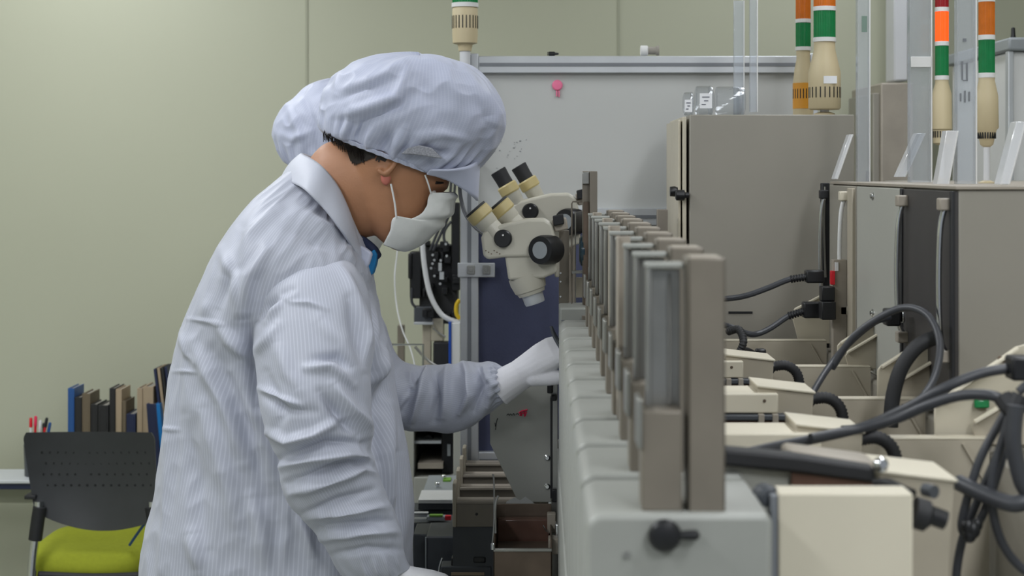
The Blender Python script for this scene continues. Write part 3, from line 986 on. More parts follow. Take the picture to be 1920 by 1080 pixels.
def plug_cable(label, plug, pts, r=0.0055):
    t = thing('power_cable', P(*pts[-1]), label, 'cable', 'power cables')
    MB().ptube(pts, r, sub=10).build('cord', M['cable'], t, smooth=True)
    x0, y0_, x1, y1_, y = plug
    MB().pbox(x0, y0_, x1, y1_, y, 0.028).build('plug', M['black'], t, bevel=0.003)
    rl = MB()
    a = Vector(P(*pts[0])); d = (Vector(P(*pts[1])) - a).normalized()
    for i in range(6):
        rl.lathe(a + d * (0.003 + i * 0.0052), d, [(0, r * 1.35), (0.003, r * 1.3)], 12)
    rl.build('strain_relief', M['black'], t, smooth=True)
    return t


plug_cable('upper black power cable plugged in right of the posts, over the tall cabinet', (1512, 507, 1546, 531, 2.99),
           [(1514, 519, 3.0), (1480, 524, 3.0), (1440, 540, 3.0), (1400, 554, 3.0), (1362, 560, 3.02), (1300, 562, 3.1)])
plug_cable('lower black power cable plugged in under the red switch', (1507, 567, 1566, 597, 2.975),
           [(1509, 583, 2.985), (1480, 592, 2.985), (1445, 615, 2.97), (1420, 626, 2.96), (1400, 625, 2.95), (1360, 610, 2.95), (1300, 600, 3.05)])
for i, (pts, r, lab) in enumerate((
    ([(1668, 596, 2.4), (1640, 604, 2.38), (1600, 636, 2.34), (1560, 680, 2.3), (1525, 735, 2.24), (1505, 780, 2.2), (1500, 840, 2.18), (1500, 900, 2.17)], 0.0048, 'grey cable falling steeply left from the loop at the dark cabinet'),
    ([(1560, 690, 2.3), (1600, 632, 2.28), (1655, 592, 2.26), (1700, 577, 2.24), (1740, 592, 2.2), (1762, 640, 2.16), (1755, 700, 2.1), (1730, 745, 2.05), (1690, 780, 1.97), (1640, 800, 1.9), (1580, 806, 1.86)], 0.0052, 'looped grey cable arching before the dark cabinet'),
    ([(1900, 690, 1.72), (1840, 700, 1.72), (1770, 728, 1.72), (1700, 765, 1.74), (1620, 800, 1.76), (1540, 820, 1.74), (1460, 836, 1.7), (1400, 850, 1.64), (1360, 862, 1.58)], 0.0056, 'long black cable crossing the bays from the plug at the right edge'),
    ([(1895, 760, 1.66), (1860, 742, 1.66), (1800, 742, 1.68), (1740, 760, 1.70), (1680, 785, 1.72), (1600, 806, 1.73), (1520, 822, 1.71)], 0.0056, 'grey cable running below the long black one toward the hanging bundle'),
    ([(1755, 632, 2.2), (1720, 650, 2.2), (1690, 690, 2.2), (1674, 745, 2.2), (1670, 800, 2.2)], 0.0105, 'thick corrugated hose curving before the dark cabinet'),
)):
    o = MB().ptube(pts, r, sub=10, n=12).build('cable' if i < 4 else 'hose', M['cable'] if i < 4 else M['rubber'], smooth=True)
    tag(o, lab, 'cable' if i < 4 else 'hose', 'loose machine cables' if i < 4 else None)
t = thing('hanging_plug', P(1908, 694, 1.70), 'black plug at the right edge above the cable bundle', 'plug')
MB().pbox(1898, 670, 1960, 715, 1.70, 0.03).build('shell', M['black'], t, bevel=0.003)
MB().pbox(1894, 684, 1900, 700, 1.708, 0.014).build('sleeve', M['rubber'], t, bevel=0.002)
t = thing('side_plug', P(1675, 600, 2.42), 'small black connector at the foot of the dark cabinet', 'plug')
MB().pbox(1662, 580, 1690, 612, 2.42, 0.03).build('shell', M['black'], t, bevel=0.003)
MB().pbox(1690, 583, 1698, 606, 2.425, 0.02).build('ferrule', M['chrome'], t, bevel=0.003)
bund = thing('cable_bundle', P(1900, 760, 1.62), 'tied bundle of black cables hanging in loops at the right edge', 'cable bundle')
for pts in (
    [(1895, 755, 1.62), (1870, 800, 1.62), (1838, 860, 1.62), (1815, 930, 1.62), (1803, 985, 1.62), (1815, 1000, 1.62), (1840, 970, 1.62), (1870, 890, 1.62), (1895, 800, 1.62)],
    [(1900, 760, 1.60), (1878, 830, 1.60), (1860, 900, 1.60), (1862, 960, 1.60), (1880, 1020, 1.60), (1915, 1065, 1.60), (1960, 1090, 1.6)],
    [(1905, 760, 1.58), (1900, 830, 1.58), (1915, 900, 1.58), (1930, 930, 1.58), (1900, 945, 1.58), (1840, 925, 1.6), (1798, 905, 1.63)],
    [(1890, 810, 1.64), (1850, 900, 1.64), (1820, 970, 1.64), (1805, 1010, 1.64), (1795, 1060, 1.64), (1790, 1120, 1.64)],
    [(1910, 735, 1.6), (1935, 720, 1.6), (1960, 760, 1.6), (1945, 900, 1.6), (1940, 1100, 1.6)],
):
    MB().ptube(pts, 0.0046 if pts[0][0] != 1905 else 0.0085, sub=10, n=12).build('cable', M['cable'], bund, smooth=True)
MB().ptube([(1880, 745, 1.61), (1900, 768, 1.60), (1916, 742, 1.60)], 0.010, sub=8).build('cable_tie', M['rubber'], bund, smooth=True)
q = MB()
for a in ((1815, 988, 0.007), (1824, 994, 0.008), (1818, 1004, 0.007), (1832, 984, 0.006)):
    q.sphere(P(a[0], a[1], 1.60), a[2], 14, (1, 0.8, 1.1))
q.build('tape_knot', M['black'], bund, smooth=True)
o = MB().ptube([(1365, 622, 2.7), (1385, 618, 2.68), (1394, 640, 2.66), (1385, 662, 2.66), (1372, 668, 2.66)], 0.0065, sub=10, corr=0.08).build('hose', M['rubber'], smooth=True)
tag(o, 'short curled corrugated hose just right of the nearest post', 'hose')
t = thing('cable_clamp', P(1415, 655, 2.7), 'small black cable clamp lying on the farther feeder arm', 'clamp')
MB().ptube([(1372, 668, 2.7), (1395, 655, 2.7), (1415, 662, 2.72), (1432, 668, 2.74)], 0.004, sub=6).build('wire', M['black'], t, smooth=True)
MB().pbox(1418, 655, 1437, 668, 2.71, 0.02).build('jaw', M['black'], t, bevel=0.003)
t = thing('circuit_connector', P(1840, 755, 2.0), 'small green terminal on the nearest sloping bracket', 'connector')
MB().pbox(1828, 750, 1856, 766, 1.985, 0.008).build('body', M['green'], t, bevel=0.002)
MB().pbox(1834, 746, 1850, 751, 1.985, 0.006).build('pins', M['steel'], t, bevel=0.0008)

# ================================================================ tall taupe box behind
YT = 3.3
tb = thing('tall_cabinet', (0.5, YT + 0.15, 0.95), 'tall taupe cabinet with a plain front, behind the feeder posts', 'cabinet')
a, b2 = P(1293, 215, YT), P(1602, 600, YT)
MB().box(a[0], b2[0] + 0.0, YT, YT + 0.34, 0.95, a[2]).build('body', M['cab'], tb, bevel=0.002)
MB().box(P(1281, 0, YT)[0], P(1288, 0, YT)[0], YT + 0.01, YT + 0.33, 1.10, a[2] - 0.004).build('door', M['cream'], tb, bevel=0.001)
MB().box(P(1273, 0, YT)[0], P(1278, 0, YT)[0], YT + 0.02, YT + 0.32, 1.10, a[2] - 0.010).build('door', M['cream'], tb, bevel=0.001)
kb = MB().lathe(P(1292, 366, YT - 0.004), (-1, 0, 0), [(0, 0.006), (0.008, 0.006), (0.010, 0.011), (0.026, 0.011), (0.028, 0.008)], 20)
kb.build('knob', M['black'], tb, smooth=True)
MB().lathe(P(1276, 359, YT + 0.03), (-1, 0, 0), [(0, 0.006), (0.012, 0.011), (0.022, 0.010)], 20).build('knob', M['black'], tb, smooth=True)
MB().pbox(1366, 584, 1411, 588, YT - 0.002, 0.004).build('slot', M['black'], tb)

# clear tubes and flaps
def clear_tube(label, x0, x1, ytop, ybot, y, d=0.02, group='clear acrylic tubes'):
    a, b2 = P(x0, ytop, y), P(x1, ybot, y)
    t = thing('acrylic_tube', ((a[0] + b2[0]) / 2, y, b2[2]), label, 'acrylic tube', group)
    th = 0.0016
    q = MB()
    q.box(a[0], b2[0], y, y + th, b2[2], a[2]); q.box(a[0], b2[0], y + d - th, y + d, b2[2], a[2])
    q.box(a[0], a[0] + th, y + th, y + d - th, b2[2], a[2]); q.box(b2[0] - th, b2[0], y + th, y + d - th, b2[2], a[2])
    q.build('tube', M['clearw'], t, bevel=0.0006)
    MB().box(b2[0] - 0.0022, b2[0] + 0.0003, y - 0.0005, y + 0.002, b2[2], a[2]).build('edge_highlight_strip', M['white'], t, bevel=0.0005)  # white strip paints the bright highlight along the tube's right side
    return t


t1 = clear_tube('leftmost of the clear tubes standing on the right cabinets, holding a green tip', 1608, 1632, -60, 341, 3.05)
MB().pbox(1616, 30, 1626, 60, 3.058, 0.004).build('slug', M['green'], t1)
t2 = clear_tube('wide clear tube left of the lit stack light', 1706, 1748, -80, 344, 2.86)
MB().pbox(1708, 106, 1746, 126, 2.857, 0.002).build('clip', M['white'], t2, bevel=0.0006)
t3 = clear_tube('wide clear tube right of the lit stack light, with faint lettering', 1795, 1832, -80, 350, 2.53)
q = MB()
for a in ((1806, 72, 1812, 78), (1803, 115, 1806, 150), (1812, 118, 1815, 152), (1806, 150, 1812, 152), (1800, 175, 1803, 190), (1808, 170, 1811, 192), (1816, 172, 1819, 190)):
    q.pbox(*a, 2.527, 0.002)
q.build('lettering', M['groove'], t3)
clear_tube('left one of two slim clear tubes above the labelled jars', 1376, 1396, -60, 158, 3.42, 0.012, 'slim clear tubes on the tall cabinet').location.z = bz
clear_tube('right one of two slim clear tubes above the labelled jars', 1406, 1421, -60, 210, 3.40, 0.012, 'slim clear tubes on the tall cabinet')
FL = [(1567, 336, 1596, 252, 7, 3.06, 'thin slanted clear flap before the tall cabinet'),
      (1690, 332, 1727, 250, 16, 2.88, 'slanted frosted flap at the foot of the left wide tube'),
      (1768, 346, 1786, 245, 22, 2.53, 'widest slanted frosted flap, right of the dark cabinet'),
      (1884, 346, 1915, 228, 18, 2.22, 'slanted frosted flap at the right edge')]
for x0, y0_, x1, y1_, wd, y, lab in FL:
    t = thing('acrylic_flap', P(x0, y0_, y), lab, 'acrylic flap', 'slanted flaps on the cabinets')
    MB().pprism([(x0 - wd / 2, y0_), (x0 + wd / 2, y0_), (x1 + wd / 2, y1_), (x1 - wd / 2, y1_)], y, 0.03).build('flap', M['flap'], t, bevel=0.001)
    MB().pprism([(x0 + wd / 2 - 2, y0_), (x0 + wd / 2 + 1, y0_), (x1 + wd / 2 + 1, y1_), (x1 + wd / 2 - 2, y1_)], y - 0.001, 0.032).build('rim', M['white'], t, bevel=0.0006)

# labelled jars lying on the tall cabinet
def jar(label, x0, x1, ytop, y, lab=None):
    a, b2 = P(x0, ytop, y), P(x1, 212, y)
    r = (a[2] - bz) / 2 - 0.0005
    c = ((a[0] + b2[0]) / 2, y + r, bz + r + 0.001)
    t = thing('clear_jar', (c[0], c[1], bz), label, 'jar', 'clear jars on the tall cabinet')
    L = b2[0] - a[0]
    MB().lathe((a[0], c[1], c[2]), (1, 0, 0), [(0, r * 0.7), (0.002, r * 0.96), (0.006, r), (L - 0.006, r), (L - 0.002, r * 0.95), (L, r * 0.7)], 32).build('glass', M['clear'], t, smooth=True)
    MB().lathe((a[0] + L * 0.78, c[1], c[2]), (1, 0, 0), [(0, r * 1.0), (0.001, r * 1.02), (0.004, r * 1.02), (0.005, r * 0.99)], 32).build('rim', M['clearw'], t, smooth=True)
    if lab:
        l = MB().pbox(lab[0], lab[1], lab[2], lab[3], y - 0.001, 0.0015).build('label_sticker', M['label'], t)
        q = MB()
        w_ = lab[2] - lab[0]
        for i, (u0, u1) in enumerate(((0.2, 0.8), (0.35, 0.7), (0.15, 0.5))):
            yy = lab[1] + (lab[3] - lab[1]) * (0.22 + 0.25 * i)
            q.pbox(lab[0] + w_ * u0, yy, lab[0] + w_ * u1, yy + 1.6, y - 0.0016, 0.001)
        q.build('print', M['ink'], l)
    return t


jar('small clear jar at the left with a white label', 1283, 1301, 172, 3.36, (1284, 187, 1298, 210))
jar('clear jar with the larger white label', 1306, 1340, 160, 3.36, (1312, 175, 1335, 203))
jar('empty clear jar without a label, right of the labelled ones', 1344, 1400, 161, 3.38)

# ================================================================ far right background
t = thing('storage_cabinet', P(1700, 900, 4.8), 'taupe cabinet against the back wall between the clear tubes', 'cabinet')
t.location.z = 0
a, b2 = P(1652, 155, 4.8), P(1712, 155, 4.8)
MB().box(a[0], b2[0], 4.8, 5.25, 0, a[2]).build('body', M['taupe2'], t, bevel=0.005)
MB().box(a[0] - 0.02, a[0], 4.82, 5.2, 0.05, a[2] - 0.03).build('side_door', M['cab'], t, bevel=0.003)
MB().box(a[0] - 0.03, a[0] - 0.02, 4.86, 4.88, 1.0, 1.5).build('door_handle', M['dark'], t, bevel=0.002)
t = thing('air_duct', P(1692, 60, 5.05), 'white vertical air duct running to the ceiling at the back wall', 'duct')
a, b2 = P(1676, 152, 5.0), P(1704, 152, 5.0)
MB().box(a[0], b2[0], 5.0, 5.12, a[2], 2.8).build('duct', M['pipe'], t, bevel=0.006)
MB().box(a[0] - 0.012, b2[0] + 0.012, 4.99, 5.13, 2.2, 2.23).build('joint', M['alu'], t, bevel=0.003)
t = thing('white_enclosure', P(1900, 900, 4.2), 'white enclosure with a grey lid at the far right', 'cabinet')
t.location.z = 0
a = P(1896, 96, 4.2)
MB().box(a[0], a[0] + 0.6, 4.2, 4.8, 0, a[2]).build('body', M['white'], t, bevel=0.006)
MB().box(a[0] - 0.012, a[0] + 0.62, 4.18, 4.82, a[2], a[2] + 0.035).build('lid', M['greydisc'], t, bevel=0.006)
MB().box(a[0] - 0.010, a[0] + 0.004, 4.19, 4.22, 0.0, a[2]).build('corner_post', M['alu'], t, bevel=0.002)
MB().lathe((a[0] + 0.02, 4.25, a[2] + 0.035), (0, 0, 1), [(0, 0.010), (0.01, 0.006), (0.03, 0.005), (0.032, 0.002)], 14).build('lid_knob', M['black'], t, smooth=True)

# ================================================================ microscopes
def microscope(label, y, ox, oy, k, rubber, tip=(40, 44), er=1.0):
    """drawn at the near microscope's place; ox, oy, k move it to the other one"""
    def q(px, py, dy=0.0):
        return P(ox + (px - 960) * k, oy + (py - 450) * k, y + dy)
    s1 = k * y / F
    t = thing('stereo_microscope', q(1010, 500, 0.05), label, 'microscope', 'stereo microscopes')
    hp = [(902, 446), (906, 436), (916, 428), (945, 420), (985, 411), (1022, 410), (1036, 420), (1040, 440), (1048, 450), (1048, 480), (1000, 482), (945, 483), (915, 487), (906, 480)]
    hd = MB().prism([(q(a, b)[0], q(a, b)[2]) for a, b in hp], y, y + 0.075).build('head_housing', M['ivory'], t, bevel=0.007, seg=4)
    MB().prism([(q(a, b)[0], q(a, b)[2]) for a, b in [(945, 470), (1044, 470), (1044, 512), (1020, 522), (953, 526)]], y + 0.006, y + 0.072).build('zoom_housing', M['ivory'], t, bevel=0.005, seg=3)
    ax = Vector(q(1003, 575)) - Vector(q(978, 500)); ax.normalize()
    MB().lathe(Vector(q(986, 516, 0.038)), ax, [(0, 0.035), (0.012, 0.035), (0.030, 0.031), (0.032, 0.028), (0.038, 0.026)], 32).build('nosepiece', M['ivory'], t, smooth=True, angle=30)
    MB().lathe(Vector(q(986, 516, 0.038)) + ax * 0.038, ax, [(0, 0.021), (0.016, 0.020), (0.020, 0.019), (0.0205, 0.016)], 32).build('objective', M['alu'], t, smooth=True, angle=30)
    # eyepieces
    d = (Vector(q(890 + tip[0], 388 + tip[1])) - Vector(q(890, 388))).normalized()
    for i, (cx, cy, dy) in enumerate(((899, 401, 0.005), (940, 391, 0.055))):
        c = Vector(q(cx, cy, dy + 0.012))
        e = MB().lathe(c + d * 0.010, d, [(0, 0.0185 * er), (0.018, 0.0175 * er), (0.020, 0.0165 * er), (0.045, 0.0175 * er)], 30).build('eye_tube', M['ivory'], t, smooth=True, angle=30)
        MB().lathe(c - d * 0.010, d, [(0, 0.0195 * er), (0.003, 0.0215 * er), (0.019, 0.0215 * er), (0.022, 0.0195 * er)], 30).build('diopter_ring', M['yellowed'], e, smooth=True, angle=30)
        if rubber:
            MB().lathe(c - d * 0.044, d, [(0, 0.015), (0.001, 0.0175), (0.020, 0.0165), (0.035, 0.0165)], 30).build('rubber_eyecup', M['rubber'], e, smooth=True, angle=30)
        else:
            MB().lathe(c - d * 0.0145, d, [(0, 0.0150 * er), (0.0008, 0.0200 * er), (0.006, 0.0200 * er)], 30).build('rubber_rim', M['rubber'], e, smooth=True, angle=30)
    # inter-pupillary knob and focus knob
    MB().lathe(q(944, 447), (-0.15, -1, 0), [(0, 0.0172), (0.008, 0.0172), (0.0105, 0.015)], 28).build('lock_knob', M['black'], hd, smooth=True, angle=30)
    MB().lathe(q(943, 441, -0.011), (-0.15, -1, 0), [(0, 0.002), (0.0015, 0.0015)], 10).build('dot_mark', M['white'], hd)
    kd = Vector((-0.66, -1, 0.02)).normalized()
    kb = MB().lathe(q(1036, 468, 0.012), kd, [(0, 0.0275), (0.006, 0.0285), (0.036, 0.0285), (0.044, 0.0265)], 36)
    # knurled rim
    n = 36
    for i in range(len(kb.v)):
        pass
    kb = kb.build('focus_knob', M['black'], t, smooth=True, angle=30)
    MB().lathe(Vector(q(1036, 468, 0.012)) + kd * 0.0435, kd, [(0, 0.0165), (0.0015, 0.0165)], 30).build('knob_disc', M['greydisc'], kb)
    rb_ = MB().prism([(q(a, b)[0], q(a, b)[2]) for a, b in [(1034, 412), (1062, 408), (1066, 430), (1040, 436)]], y + 0.01, y + 0.05).build('clamp_block', M['taupe2'], t, bevel=0.003)
    MB().prism([(q(a, b)[0], q(a, b)[2]) for a, b in [(1036, 405), (1056, 401), (1058, 420), (1038, 424)]], y - 0.002, y + 0.012).build('clamp_lever', M['black'], rb_, bevel=0.002)
    lb = MB()
    for i in range(6):
        a = q(911 + i * 5.2, 470 + (i % 3) * 3, -0.0003)
        lb.box(a[0] - 0.0012, a[0] + 0.0012, a[1] - 0.0003, a[1] + 0.001, a[2] - 0.001, a[2] + 0.001)
    lb.build('worn_lettering', M['bronze'], hd)
    return t


mic = microscope('nearest microscope with a big black focus knob and two yellowed eyepiece rings', 3.07, 960, 450, 1.0, False, (38, 44), 1.15)
far = microscope('farther microscope with long black rubber eyecups, behind the nearest one', 3.36, 1010, 399, 0.93, True, (27, 46))
# its carrier arms
t = thing('microscope_carrier', P(1058, 840, 3.12), 'taupe metal plate that carries the nearest microscope', 'mounting plate')
t.location.z = 0.95
MB().pbox(1048, 432, 1067, 578, 3.15, 0.02).build('upright_plate', M['taupe'], t, bevel=0.001)
MB().pbox(1040, 445, 1049, 520, 3.13, 0.03).build('slide_block', M['ivory'], t, bevel=0.003)
MB().pbox(1050, 578, 1064, 845, 3.165, 0.02).build('post', M['steel'], t)
q = MB()
for yy in (459, 512, 528, 556):
    q.lathe(P(1051, yy, 3.15), (0, -1, 0), [(0, 0.0022), (0.002, 0.0018)], 10)
q.build('screws', M['chrome'], t, smooth=True)
t = thing('microscope_carrier', P(1080, 840, 3.5), 'arm holding the farther microscope, partly hidden by the tall guide post', 'mounting plate')
t.location.z = 0.95
MB().pbox(1060, 396, 1078, 400 + 450, 3.48, 0.02).build('upright_plate', M['taupe'], t, bevel=0.001)
MB().lathe(P(1066, 405, 3.47), (0.3, -1, 0), [(0, 0.012), (0.03, 0.013)], 20).build('arm_knob', M['black'], t, smooth=True)
MB().ptube([(862, 330, 3.3), (863, 365, 3.3), (872, 400, 3.28), (890, 425, 3.2), (910, 440, 3.13)], 0.004, sub=8).build('lamp_cord', M['cable'], mic, smooth=True)

# ================================================================ bench of the second machine
bn = thing('machine_bench', (-0.13, 3.9, 0), 'dark bench body under the trays and instruments, below the microscopes', 'bench')
MB().box(-0.30, 0.03, 3.27, 4.55, 0.05, 0.60).build('body', M['dark'], bn, bevel=0.006)
MB().box(-0.31, 0.034, 3.255, 4.56, 0.60, 0.625).build('top', M['greydisc'], bn, bevel=0.004)
for fx in (-0.27, 0.0):
    for fy in (3.3, 4.5):
        MB().cyl((fx, fy, 0), (fx, fy, 0.05), 0.02).build('foot', M['rubber'], bn)

# sloping side panel with handwriting
Yp = 3.22
sp = thing('sheet_metal_guard', P(980, 940, Yp), 'grey sheet side panel with a cut corner, handwriting and a pink-red mark', 'machine panel')
pts = [(930, 724), (1033, 718), (1034, 942), (972, 942), (919, 832), (918, 745)]
MB().pprism(pts, Yp, 0.012).build('sheet', M['cabgrey'], sp, bevel=0.0015)
for yy in (858, 912):
    c = P(1026, yy, Yp)
    MB().lathe(c, (0, -1, 0), [(0, 0.0062), (0.002, 0.0062), (0.005, 0.0035)], 18).build('dome_screw', M['chrome'], sp, smooth=True)
q = MB()
for pts_ in ([(950, 779), (953, 776), (955, 779), (957, 776), (960, 779)], [(961, 779), (963, 775), (965, 779)], [(967, 778), (970, 775), (972, 778)], [(933, 784), (931, 792), (929, 806)], [(928, 793), (929, 800)]):
    q.tube([P(a, b_, Yp - 0.0006) for a, b_ in pts_], 0.0007, n=6, sub=3)
q.build('handwriting', M['inkblack'], sp)
q = MB()
for pts_ in ([(973, 775), (978, 771), (984, 770), (989, 768)], [(974, 779), (980, 775), (988, 773)], [(976, 772), (978, 780)], [(983, 769), (984, 781), (986, 775)]):
    q.tube([P(a, b_, Yp - 0.0012) for a, b_ in pts_], 0.0016, n=6, sub=3)
q.build('red_mark', M['pinkred'], sp)
MB().pbox(1032, 745, 1037, 935, Yp - 0.02, 0.06).build('seal', M['black'], sp, bevel=0.001)
rl = thing('steel_rail', P(1042, 942, Yp - 0.03), 'narrow steel rail between the side panel and the grey covers', 'rail')
MB().pbox(1036, 720, 1046, 938, Yp - 0.04, 0.03).build('rail', M['steel'], rl, bevel=0.001)
MB().pbox(1026, 690, 1036, 738, Yp - 0.06, 0.03).pbox(1034, 741, 1044, 752, Yp - 0.055, 0.03).build('grip', M['black'], rl, bevel=0.002)
MB().pbox(1035, 918, 1046, 942, Yp - 0.05, 0.04).build('stop', M['black'], rl, bevel=0.002)
MB().pbox(1034, 942, 1044, 1095, Yp - 0.03, 0.03).build('leg', M['steel'], rl)
MB().add(*((lambda c: ([c(950, 940), c(965, 932), c(975, 938), c(985, 931), c(1000, 942), c(1004, 946), c(948, 946)], [(0, 1, 2, 3, 4, 5, 6)]))(lambda a, b_: P(a, b_, Yp - 0.002)))).add(
    *((lambda c: ([c(950, 943), c(975, 938), c(1000, 943), c(990, 947)], [(0, 1, 2, 3)]))(lambda a, b_: P(a, b_, Yp - 0.02)))).build('torn_tape', M['mask'], sp)

# magazine trays
for i in range(4):
    y = 3.27 + 0.14 * i
    t = thing('magazine_tray', (-0.07, y + 0.05, 0.78), 'taupe metal tray with a raised left wall, %s of the four' % NTH[i], 'tray', 'stepped metal trays beside the side panel')
    zt = 1.5 - 0.641
    MB().box(-0.176, -0.168, y, y + 0.045, zt - 0.088, zt + 0.002).build('side_wall', M['beige'], t, bevel=0.002)  # lighter than the taupe tray: the lit look is put into its colour
    MB().box(-0.168, 0.02, y + 0.004, y + 0.010, zt - 0.088, zt - 0.033).build('front_plate', M['taupe'], t, bevel=0.001)
    MB().box(-0.168, 0.02, y, y + 0.040, zt - 0.040, zt - 0.034).build('ledge', M['taupe2'], t, bevel=0.001)
    MB().lathe((-0.127, y + 0.004, zt - 0.062), (0, -1, 0), [(0, 0.003), (0.001, 0.002)], 10).build('hole', M['black'], t)
    MB().box(-0.176, 0.02, y + 0.012, y + 0.120, 0.625, zt - 0.088).build('riser', M['dark'], t)
# stained steel container in front
Yc = 3.0
ct = thing('steel_container', P(980, 1300, Yc), 'stained steel bin with a brown inside, in front of the side panel', 'container')
q = MB()
a = P(925, 1030, Yc); b2 = P(1035, 1290, Yc)
q.box(a[0], b2[0], Yc, Yc + 0.003, b2[2], a[2])
q.box(a[0], a[0] + 0.003, Yc, Yc + 0.16, b2[2], P(0, 945, Yc + 0.16)[2] - 0.0)
q.box(b2[0] - 0.003, b2[0], Yc, Yc + 0.16, b2[2], a[2] + 0.02)
q.box(a[0], b2[0], Yc + 0.157, Yc + 0.16, b2[2], P(0, 944, Yc + 0.16)[2])
q.box(a[0], b2[0], Yc, Yc + 0.16, b2[2], b2[2] + 0.004)
q.build('bin', M['bronze'], ct, bevel=0.001)
MB().box(a[0], b2[0], Yc - 0.003, Yc + 0.004, a[2] - 0.004, a[2] + 0.002).build('front_rim', M['steel'], ct, bevel=0.001)
MB().box(a[0] + 0.004, b2[0] - 0.004, Yc + 0.13, Yc + 0.156, a[2] - 0.12, a[2] + 0.028).build('inner_block', M['brown'], ct, bevel=0.003)
MB().box(a[0] + 0.004, b2[0] - 0.004, Yc + 0.06, Yc + 0.12, a[2] - 0.12, a[2] - 0.012).build('inner_step', M['bronze'], ct, bevel=0.003)
MB().ptube([(922, 1028, Yc - 0.004), (925, 1000, Yc - 0.004), (927, 965, Yc), (926, 900, Yc + 0.05), (924, 890, Yc + 0.06)], 0.0016, sub=6).build('bent_wire', M['steel'], ct, smooth=True)
MB().ptube([(934, 930, Yc + 0.02), (929, 948, Yc + 0.01), (929, 1000, Yc - 0.003)], 0.0022, sub=6).build('hook', M['steel'], ct, smooth=True)
MB().lathe(P(924, 1030, Yc - 0.004), (0, 0, 1), [(0, 0.004), (0.010, 0.004), (0.012, 0.002)], 12).build('pin', M['chrome'], ct, smooth=True)
MB().box(-0.07, 0.01, Yc + 0.03, Yc + 0.13, 0.0, b2[2]).build('stand', M['dark'], ct)
t = thing('hinge_block', P(1038, 1040, 3.05), 'small pinkish metal block between the steel bin and the covers', 'bracket')
MB().pbox(1026, 963, 1042, 1000, 3.12, 0.02).build('upper_block', M['taupe2'], t, bevel=0.002)
MB().pbox(1028, 1010, 1048, 1040, 3.02, 0.03).build('lower_block', M['taupe2'], t, bevel=0.002)
MB().pbox(1041, 983, 1056, 1010, 3.04, 0.03).build('clip', M['chrome'], t, bevel=0.002)
MB().ptube([(1018, 985, 3.11), (1024, 995, 3.11), (1030, 1000, 3.11)], 0.0015, sub=4).build('hook', M['chrome'], t, smooth=True)
MB().pbox(1034, 1000, 1040, 1300, 3.125, 0.012).build('stem', M['steel'], t)

# instruments on the bench
YI = 3.42
t = thing('instrument_case', P(850, 1085, YI), 'dark grey instrument case standing on the bench behind the gowned worker', 'instrument')
t.location.z = 0.625
a = P(772, 1006, YI)
MB().box(P(772, 0, YI)[0], P(800, 0, YI)[0] + 0.0, YI + 0.03, YI + 0.14, 0.625, a[2] - 0.002).build('side_wing', M['dark'], t, bevel=0.003)
MB().box(P(798, 0, YI)[0], P(926, 0, YI)[0] - 0.02, YI, YI + 0.14, 0.625, a[2]).build('case', M['dark'], t, bevel=0.004)
MB().pbox(797, 1008, 799.5, 1085, YI - 0.002, 0.006).build('edge_strip', M['greydisc'], t)
q2 = thing('small_instrument', P(870, 1080, 3.28), 'small instrument with a cream strip and black knob at the lower edge', 'instrument')
q2.location.z = 0.625
MB().pbox(826, 1062, 922, 1100, 3.28, 0.05).build('case', M['dark'], q2, bevel=0.003)
MB().pbox(860, 1047, 908, 1064, 3.285, 0.04).build('cream_strip', M['cream2'], q2, bevel=0.001)
MB().pbox(846, 1047, 862, 1062, 3.285, 0.03).build('clamp', M['black'], q2, bevel=0.002)
MB().pbox(887, 1044, 911, 1056, 3.28, 0.03).build('slider', M['black'], q2, bevel=0.003)
MB().pbox(853, 1031, 866, 1044, 3.31, 0.02).build('switch', M['white'], q2, bevel=0.001)
MB().pbox(865, 1030, 885, 1048, 3.31, 0.02).build('knob', M['black'], q2, bevel=0.004)
MB().ptube([(822, 1080, 3.27), (824, 1062, 3.27), (829, 1046, 3.27)], 0.0018, sub=4).build('lever', M['chrome'], q2, smooth=True)
MB().pbox(846, 1074, 908, 1079, 3.276, 0.006).build('label', M['tanbook'], q2)
YJ = 3.85
t = thing('card_rack', P(810, 1000, YJ), 'dark rack of small boards with white and red edges on the bench', 'rack')
t.location.z = 0.625
a = P(770, 965, YJ); b2 = P(850, 1000, YJ)
MB().box(a[0] - 0.03, b2[0], YJ, YJ + 0.1, 0.625, a[2] - 0.02).build('case', M['dark'], t, bevel=0.003)
q = MB(); q.pbox(772, 961, 803, 963.5, YJ, 0.012).pbox(772, 972, 800, 974, YJ, 0.012).pbox(772, 962, 775, 974, YJ, 0.012); q.build('white_clip', M['white'], t, bevel=0.001)
MB().pbox(805, 966, 830, 968.5, YJ, 0.015).build('green_board', M['lcd'], t)
MB().pbox(834, 967, 846, 976, YJ, 0.012).build('red_block', M['redp'], t, bevel=0.002)
MB().pbox(800, 970, 834, 976, YJ, 0.03).build('grey_board', M['greydisc'], t)
t = thing('folded_sheet', P(815, 950, 3.95), 'white folded sheet lying between the two dark instruments', 'paper')
q = MB().pbox(784, 937, 848, 944, 3.95, 0.12).build('sheet', M['white'], t, bevel=0.001)
MB().pbox(784, 944, 850, 956, 3.96, 0.12).build('support', M['dark'], t, bevel=0.001)
MB().box(P(770, 0, 3.98)[0], P(850, 0, 3.98)[0], 3.97, 4.06, 0.625, P(0, 957, 3.97)[2]).build('stack', M['dark'], t)
t = thing('control_unit', P(820, 935, 4.1), 'flat dark control unit with chrome knobs and a green indicator', 'instrument')
a = P(792, 922, 4.08); b2 = P(858, 937, 4.08)
MB().box(a[0], b2[0], 4.08, 4.30, b2[2], a[2]).build('case', M['dark'], t, bevel=0.004)
